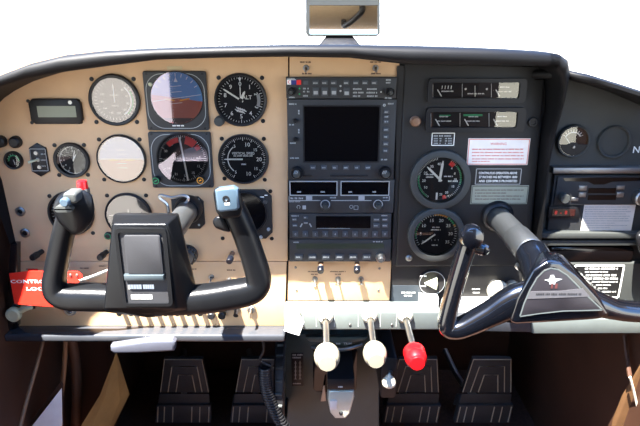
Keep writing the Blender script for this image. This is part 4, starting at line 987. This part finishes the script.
# ================================================================== mirror on the glareshield
mc=W(342,17,.22)
t=thing('rear_view_mirror','black framed rectangular mirror standing on the glareshield','mirror',W(340,45,.22))
tilt=Matrix.Rotation(R_(-4.0),3,'X')
def mir(px,py,off):
    v=W(px,py,.22)-mc; return mc+tilt@Vector((v.x,0,v.z))+tilt@Vector((0,off,0))
k=MB()
o_=[mir(a,b_,-.006) for a,b_ in ((306,-4),(379.5,-4),(379.5,33),(377,35.8),(308,35.8),(306,33))]; i_=[mir(a,b_,-.006) for a,b_ in ((309.5,5.5),(377.5,5.5),(377.5,33),(376.5,34.4),(310.5,34.4),(309.5,33))]
n=len(o_)
for j in range(n):
    l_=(j+1)%n; dv=tilt@Vector((0,.022,0)); di=tilt@Vector((0,.006,0))
    k.quad(o_[j],o_[l_],i_[l_],i_[j]); k.quad(o_[j],o_[l_],o_[l_]+dv,o_[j]+dv); k.quad(i_[j],i_[l_],i_[l_]+di,i_[j]+di)
k.add([p+dv for p in o_],[tuple(range(n))]); obj('mirror_frame',k,GREYP,t)
k=MB(); k.add([p+tilt@Vector((0,.003,0)) for p in i_],[tuple(range(n))]); obj('mirror_glass',k,MIRR,t)
k=MB(); k.hull([W(a,b_,y_) for a,b_ in ((321,44),(359,44),(352,35),(327,35)) for y_ in (.222,.25)]+[W(a,b_,.19) for a,b_ in ((318,46.5),(360,46.5))],.002); obj('mirror_foot',k,BEZEL,t)
# handle under the ceiling (seen in the mirror)
b=MB(); b.tube([(.125,-1.80,.598),(.127,-1.78,.565),(.16,-1.6,.565),(.19,-1.42,.575),(.192,-1.40,.598)],.014,10); tag(obj('ceiling_handle',b,RUBBER),'black grab handle under the beige ceiling, seen in the mirror','handle')

# ================================================================== under the panel
# pedals
def pedal():
    yp=.30; t=thing('rudder_pedal','','pedal',W(184,424,yp))
    k=MB(); k.prism(poly([(164,358.5),(202.5,358.5),(209,393),(160,393)],yp),.012,.002); up_=obj('toe_plate',k,PEDAL,t)
    for pts in ([(160.5,392),(164.5,359.5),(202,359.5),(208.5,392)],[(168,392),(172,366.5),(197,366.5),(202,392)],[(176,392),(178.5,375),(192,375),(195.5,392)]):
        w_=poly(pts,yp-.001); k=MB(); k.tube(w_,.0013,6,smooth=False); obj('ridge',k,RIDGE,up_)
    k=MB(); k.hull(poly([(159,393.5),(209.5,393.5),(210,405),(158,405)],yp-.004)+poly([(159,393.5),(209.5,393.5),(210,405),(158,405)],yp+.02),.003); obj('pedal_bar',k,PEDAL,t)
    k=MB(); k.prism(poly([(156.5,405.5),(211,405.5),(211,423),(155,423)],yp-.012),.015,.002); lo_=obj('foot_plate',k,PEDAL,t)
    for x_ in (158,164.5,173,192,200,209):
        k=MB(); p=W(x_,407,yp-.013); q_=W(x_-.5,422,yp-.013); k.tube([p,q_],.0013,6,smooth=False); obj('ridge',k,RIDGE,lo_)
    k=MB(); k.tube([W(184,400,yp+.02),W(184,380,yp+.12),W(184,350,yp+.22)],.008,8); obj('pedal_arm',k,STEEL,t); return t
p0=pedal(); PS=S(184,400,.3)
for i,(x_,lb) in enumerate(((184,'black ridged rudder pedal, far left of the four in the footwell'),(259,'black ridged rudder pedal beside the coiled cord, second from the left'),(412.5,'black ridged rudder pedal behind the small white knob, third from the left'),(484.5,'black ridged rudder pedal, far right of the four in the footwell'))):
    o=p0 if i==0 else copy_tree(p0)
    o.location=Vector((p0.location.x,p0.location.y,p0.location.z)) if i==0 else p0.location+Vector(((x_-184)*PS,0,0)); o['label']=lb; o['group']='rudder pedals'
# centre console
YC=.14
t=thing('center_console','black centre console with a flat channel painted shade-dark under the engine controls','console',(0,YC,FLZ))
zc=W(330,334,YC).z
def cx(px,py=380): return W(px,py,YC).x
k=MB(); k.prism([Vector(v) for v in ((cx(284),YC,zc),(cx(384),YC,zc),(cx(380),YC,zc-.14),(cx(384),YC,FLZ+.002),(cx(278),YC,FLZ+.002),(cx(284),YC,zc-.14))],.44,.006); obj('console_body',k,CONS,t)
k=MB(); k.prism(rrect(rp(313,348,357,392,YC-.003),.010),.004,.002); obj('channel',k,DISP,t)  # flat dark plate, the shade of a recess put into its colour
k=MB(); k.hull(poly([(305,337),(368,337),(364,341),(335,343.5),(309,342)],YC-.035)+poly([(305,334),(368,334),(364,338),(309,338)],YC),.003); obj('trim_cover',k,CONS,t)
k=MB(); k.tube([W(312,347,YC-.02),W(325,349,YC-.03),W(345,348.5,YC-.03),W(362,344,YC-.02)],[.004,.006,.006,.004],10); obj('trim_bar',k,STEEL,t)
k=MB(); k.text('TRIM',W(347.5,343.6,YC-.0385),.0050,bold=.015); wordline(k,336,342,343.6,.004,YC-.0385,3); obj('trim_print',k,GREYM,t)
k=MB(); p=W(291,336.5,YC-.03); 
q=rp(291.5,353,303.5,386,YC-.001); k=MB(); k.prism(q,.002,.0006); o=obj('index_plate',k,BEZEL,t)
k=MB()
wordline(k,292.5,302.5,354.8,.004,YC-.0015,4); wordline(k,292.5,302.5,357.5,.004,YC-.0015,5)
for x_ in (295.5,300):
    k.strip(W(x_,361,YC-.0015),W(x_,379,YC-.0015),.0016)
    for y_ in (363,367,371,375,379): k.strip(W(x_-1.2,y_,YC-.0015),W(x_+1.2,y_,YC-.0015),.0012)
wordline(k,293,301,383.5,.003,YC-.0015,6); obj('index_print',k,GREYM,o)
# fuel valve cover
YV=.035
t=thing('fuel_valve_cover','shiny tapered metal cover at the bottom of the centre console','cover',W(341,420,YV))
k=MB(); k.prism(poly([(329,391),(354,391),(354.5,398),(350,414),(345.5,419),(335,419),(330,413),(327.5,400)],YV),.110,.004,3); obj('cover_plate',k,COVER,t)
k=MB(); k.prism(rp(330,401,337,410,YV-.003),.004,.001); obj('yellow_patch',k,PLQW,t)
k=MB(); k.lathe(W(341,413,YV),[(0,.004),(.003,.004),(.004,0)],12); obj('bolt',k,BEZEL,t)
k=MB(); k.prism(rp(327.5,379,354.5,390.5,YV-.004),.11,.004); o=obj('cover_top',k,BEZEL,t); k=MB(); wordline(k,338,344.5,386.8,.004,YV-.0044,3); obj('cover_print',k,GREYM,o)
k=MB(); k.hull(poly([(323,386),(325,385),(326,401),(320.5,401.5)],YC-.02)+poly([(323,386),(325,385),(326,401),(320.5,401.5)],YC),.001); tag(obj('console_lever',k,STEEL),'small dull metal lever at the left of the shiny cover','lever')
# trim wheel, edge on
p=W(282,377,YC-.03); t=thing('trim_wheel','black ribbed trim wheel seen edge on at the left of the console','wheel',p)
rw=.090
k=MB(); k.lathe(p,[(rw-.012,-.009),(rw-.003,-.010),(rw,-.007),(rw,.007),(rw-.003,.010),(rw-.012,.009),(rw-.012,-.009)],48,axis='x'); obj('wheel_rim',k,RUBBER,t)
k=MB(); k.lathe(p,[(.012,-.006),(rw-.011,-.004),(rw-.011,.004),(.012,.006)],32,axis='x'); obj('wheel_disc',k,CONS,t)
for i in range(24):
    a=2*math.pi*i/24; k=MB(); o_=p+Vector((0,math.sin(a)*(rw+.001),math.cos(a)*(rw+.001))); k.lathe(o_,[(0,-.006),(.003,-.006),(.003,.006),(0,.006)],8,axis='x'); obj('wheel_rib',k,GREYP,t)
# small white knob on a slotted plate
t=thing('rudder_trim_knob','small white teardrop knob below the red mixture knob','knob',W(389,381,.01))
k=MB(); k.prism(rrect(rp(381,358,397,398,.03),.006),.11,.002); obj('slot_plate',k,BEZEL,t)
k=MB(); k.tube([W(390.5,372,.03),W(389.5,378,.010)],.004,10,smooth=False); obj('stem',k,STEEL,t)
k=MB(); k.lathe(W(389,381,.002),[(0,.018),(.003,.013),(.009,.006),(.0125,-.001),(.012,-.007),(.008,-.011),(0,-.013)],24,axis='z'); obj('knob_body',k,IVORY,t,sharp=60)
# coiled cord
pts=[]; a=W(264,336,.02); m=W(262,360,.02); e_=W(287,432,.02)
for i in range(0,260):
    u=i/259; base=(1-u)**2*W(265,366,.02)+2*u*(1-u)*W(262,395,.02)+u*u*e_
    th=u*2*math.pi*26; pts.append(base+Vector((math.cos(th)*.010,math.sin(th)*.010,0)))
b=MB(); b.tube([W(262,335,.02),W(263.5,350,.02),W(260,360,.02),pts[0]],.0025,8); b.tube(pts,.0028,7,smooth=False); tag(obj('coiled_cord',b,RUBBER),'black coiled microphone cord hanging left of the console','cord')
# parking brake handle
t=thing('brake_handle','silver bar handle below the lower edge of the left panel','handle',W(150,342,-.03))
k=MB(); k.prism(poly([(110,346.5),(148,341),(172,340.5),(175,343),(174,351.5),(140,353.5),(114,354),(110,351)],-.055),.014,.004,3); obj('handle_bar',k,HANDLE,t)
k=MB(); k.tube([W(168,346,-.045),W(166,338,.06)],.006,10,smooth=False); obj('handle_shaft',k,STEEL,t)
# cables at left
for pts_,r_,lb,m_ in ((((46,330,.03),(37,365,-.01),(27,400,-.05),(19,432,-.09)),.0032,'thin tan cable hanging at the far left under the panel',CABLE),
                 (((66,330,.03),(64,370,.03),(60,405,.025),(57,432,.02)),.0042,'tan cable hanging just right of the white paper',CABLE),
                 (((69,330,.12),(75,360,.12),(77,395,.12),(75,432,.12)),.010,'thick brown hose hanging left of the folded tan chart',mat('brown_hose',(96,62,42),.5))):
    b=MB(); b.tube([W(*p_) for p_ in pts_],r_,10); tag(obj('cable' if r_<.009 else 'hose',b,m_),lb,'cable' if r_<.009 else 'hose')
# white paper in a pocket
t=thing('side_pocket','dark side pocket holding a white paper under the left end of the panel','pocket',W(40,426,.04))
k=MB(); k.prism(poly([(60,383),(24,430),(20,440),(62,440),(62,386)],-.005),.006); obj('pocket_sheet',k,LEATH,t)
o=MB(); o.prism(poly([(61,389),(29,430),(26,440),(62,440)],-.015),.003); tag(obj('paper',o,PAPER),'white folded paper in the pocket under the left end of the panel','paper')
# tan folded chart
t=thing('folded_chart','tan folded chart standing under the silver brake handle','chart',W(105,426,.1))
A=W(116,352,.12); k=MB()
for j,(pl) in enumerate((((116,353,.12),(100,395,.06),(76,434,.03),(84,440,.07),(104,400,.10)),((116,353,.12),(104,400,.10),(84,440,.07),(104,440,.12),(120,400,.15)),((116,353,.12),(120,400,.15),(104,440,.12),(110,434,.16),(129,395,.19)))):
    v=[W(*p_) for p_ in pl]; k.add(v,[(0,1,2,3,4)]); k.add([p_+Vector((0,.003,0)) for p_ in v],[(4,3,2,1,0)])
obj('chart_sheet',k,KRAFT,t,sharp=10)
# right pocket in tan leather with stitching
t=thing('leather_side_panel','tan leather side panel with pale stitching at the lower right edge','side panel',W(630,426,-.02))
k=MB(); k.hull([W(*p_) for p_ in ((642,361,-.02),(633,377,-.01),(622,395,0),(612,420,.01),(609,440,.01),(660,440,.0),(660,361,-.02))]+[W(a,b_,.06) for a,b_ in ((645,361),(625,395),(613,440),(660,440))],.006,3); obj('panel_pad',k,TAN,t,sharp=60)
k=MB(); k.tube([W(630,377,-.024),W(634,392,-.022),W(639,415,-.02),(W(643,432,-.02))],.0022,8); obj('stitching',k,STITCH,t)
k=MB(); k.tube([W(624,335,.03),W(627,358,.01),W(630,377,-.02)],.004,8); obj('strap',k,LEATH,t)
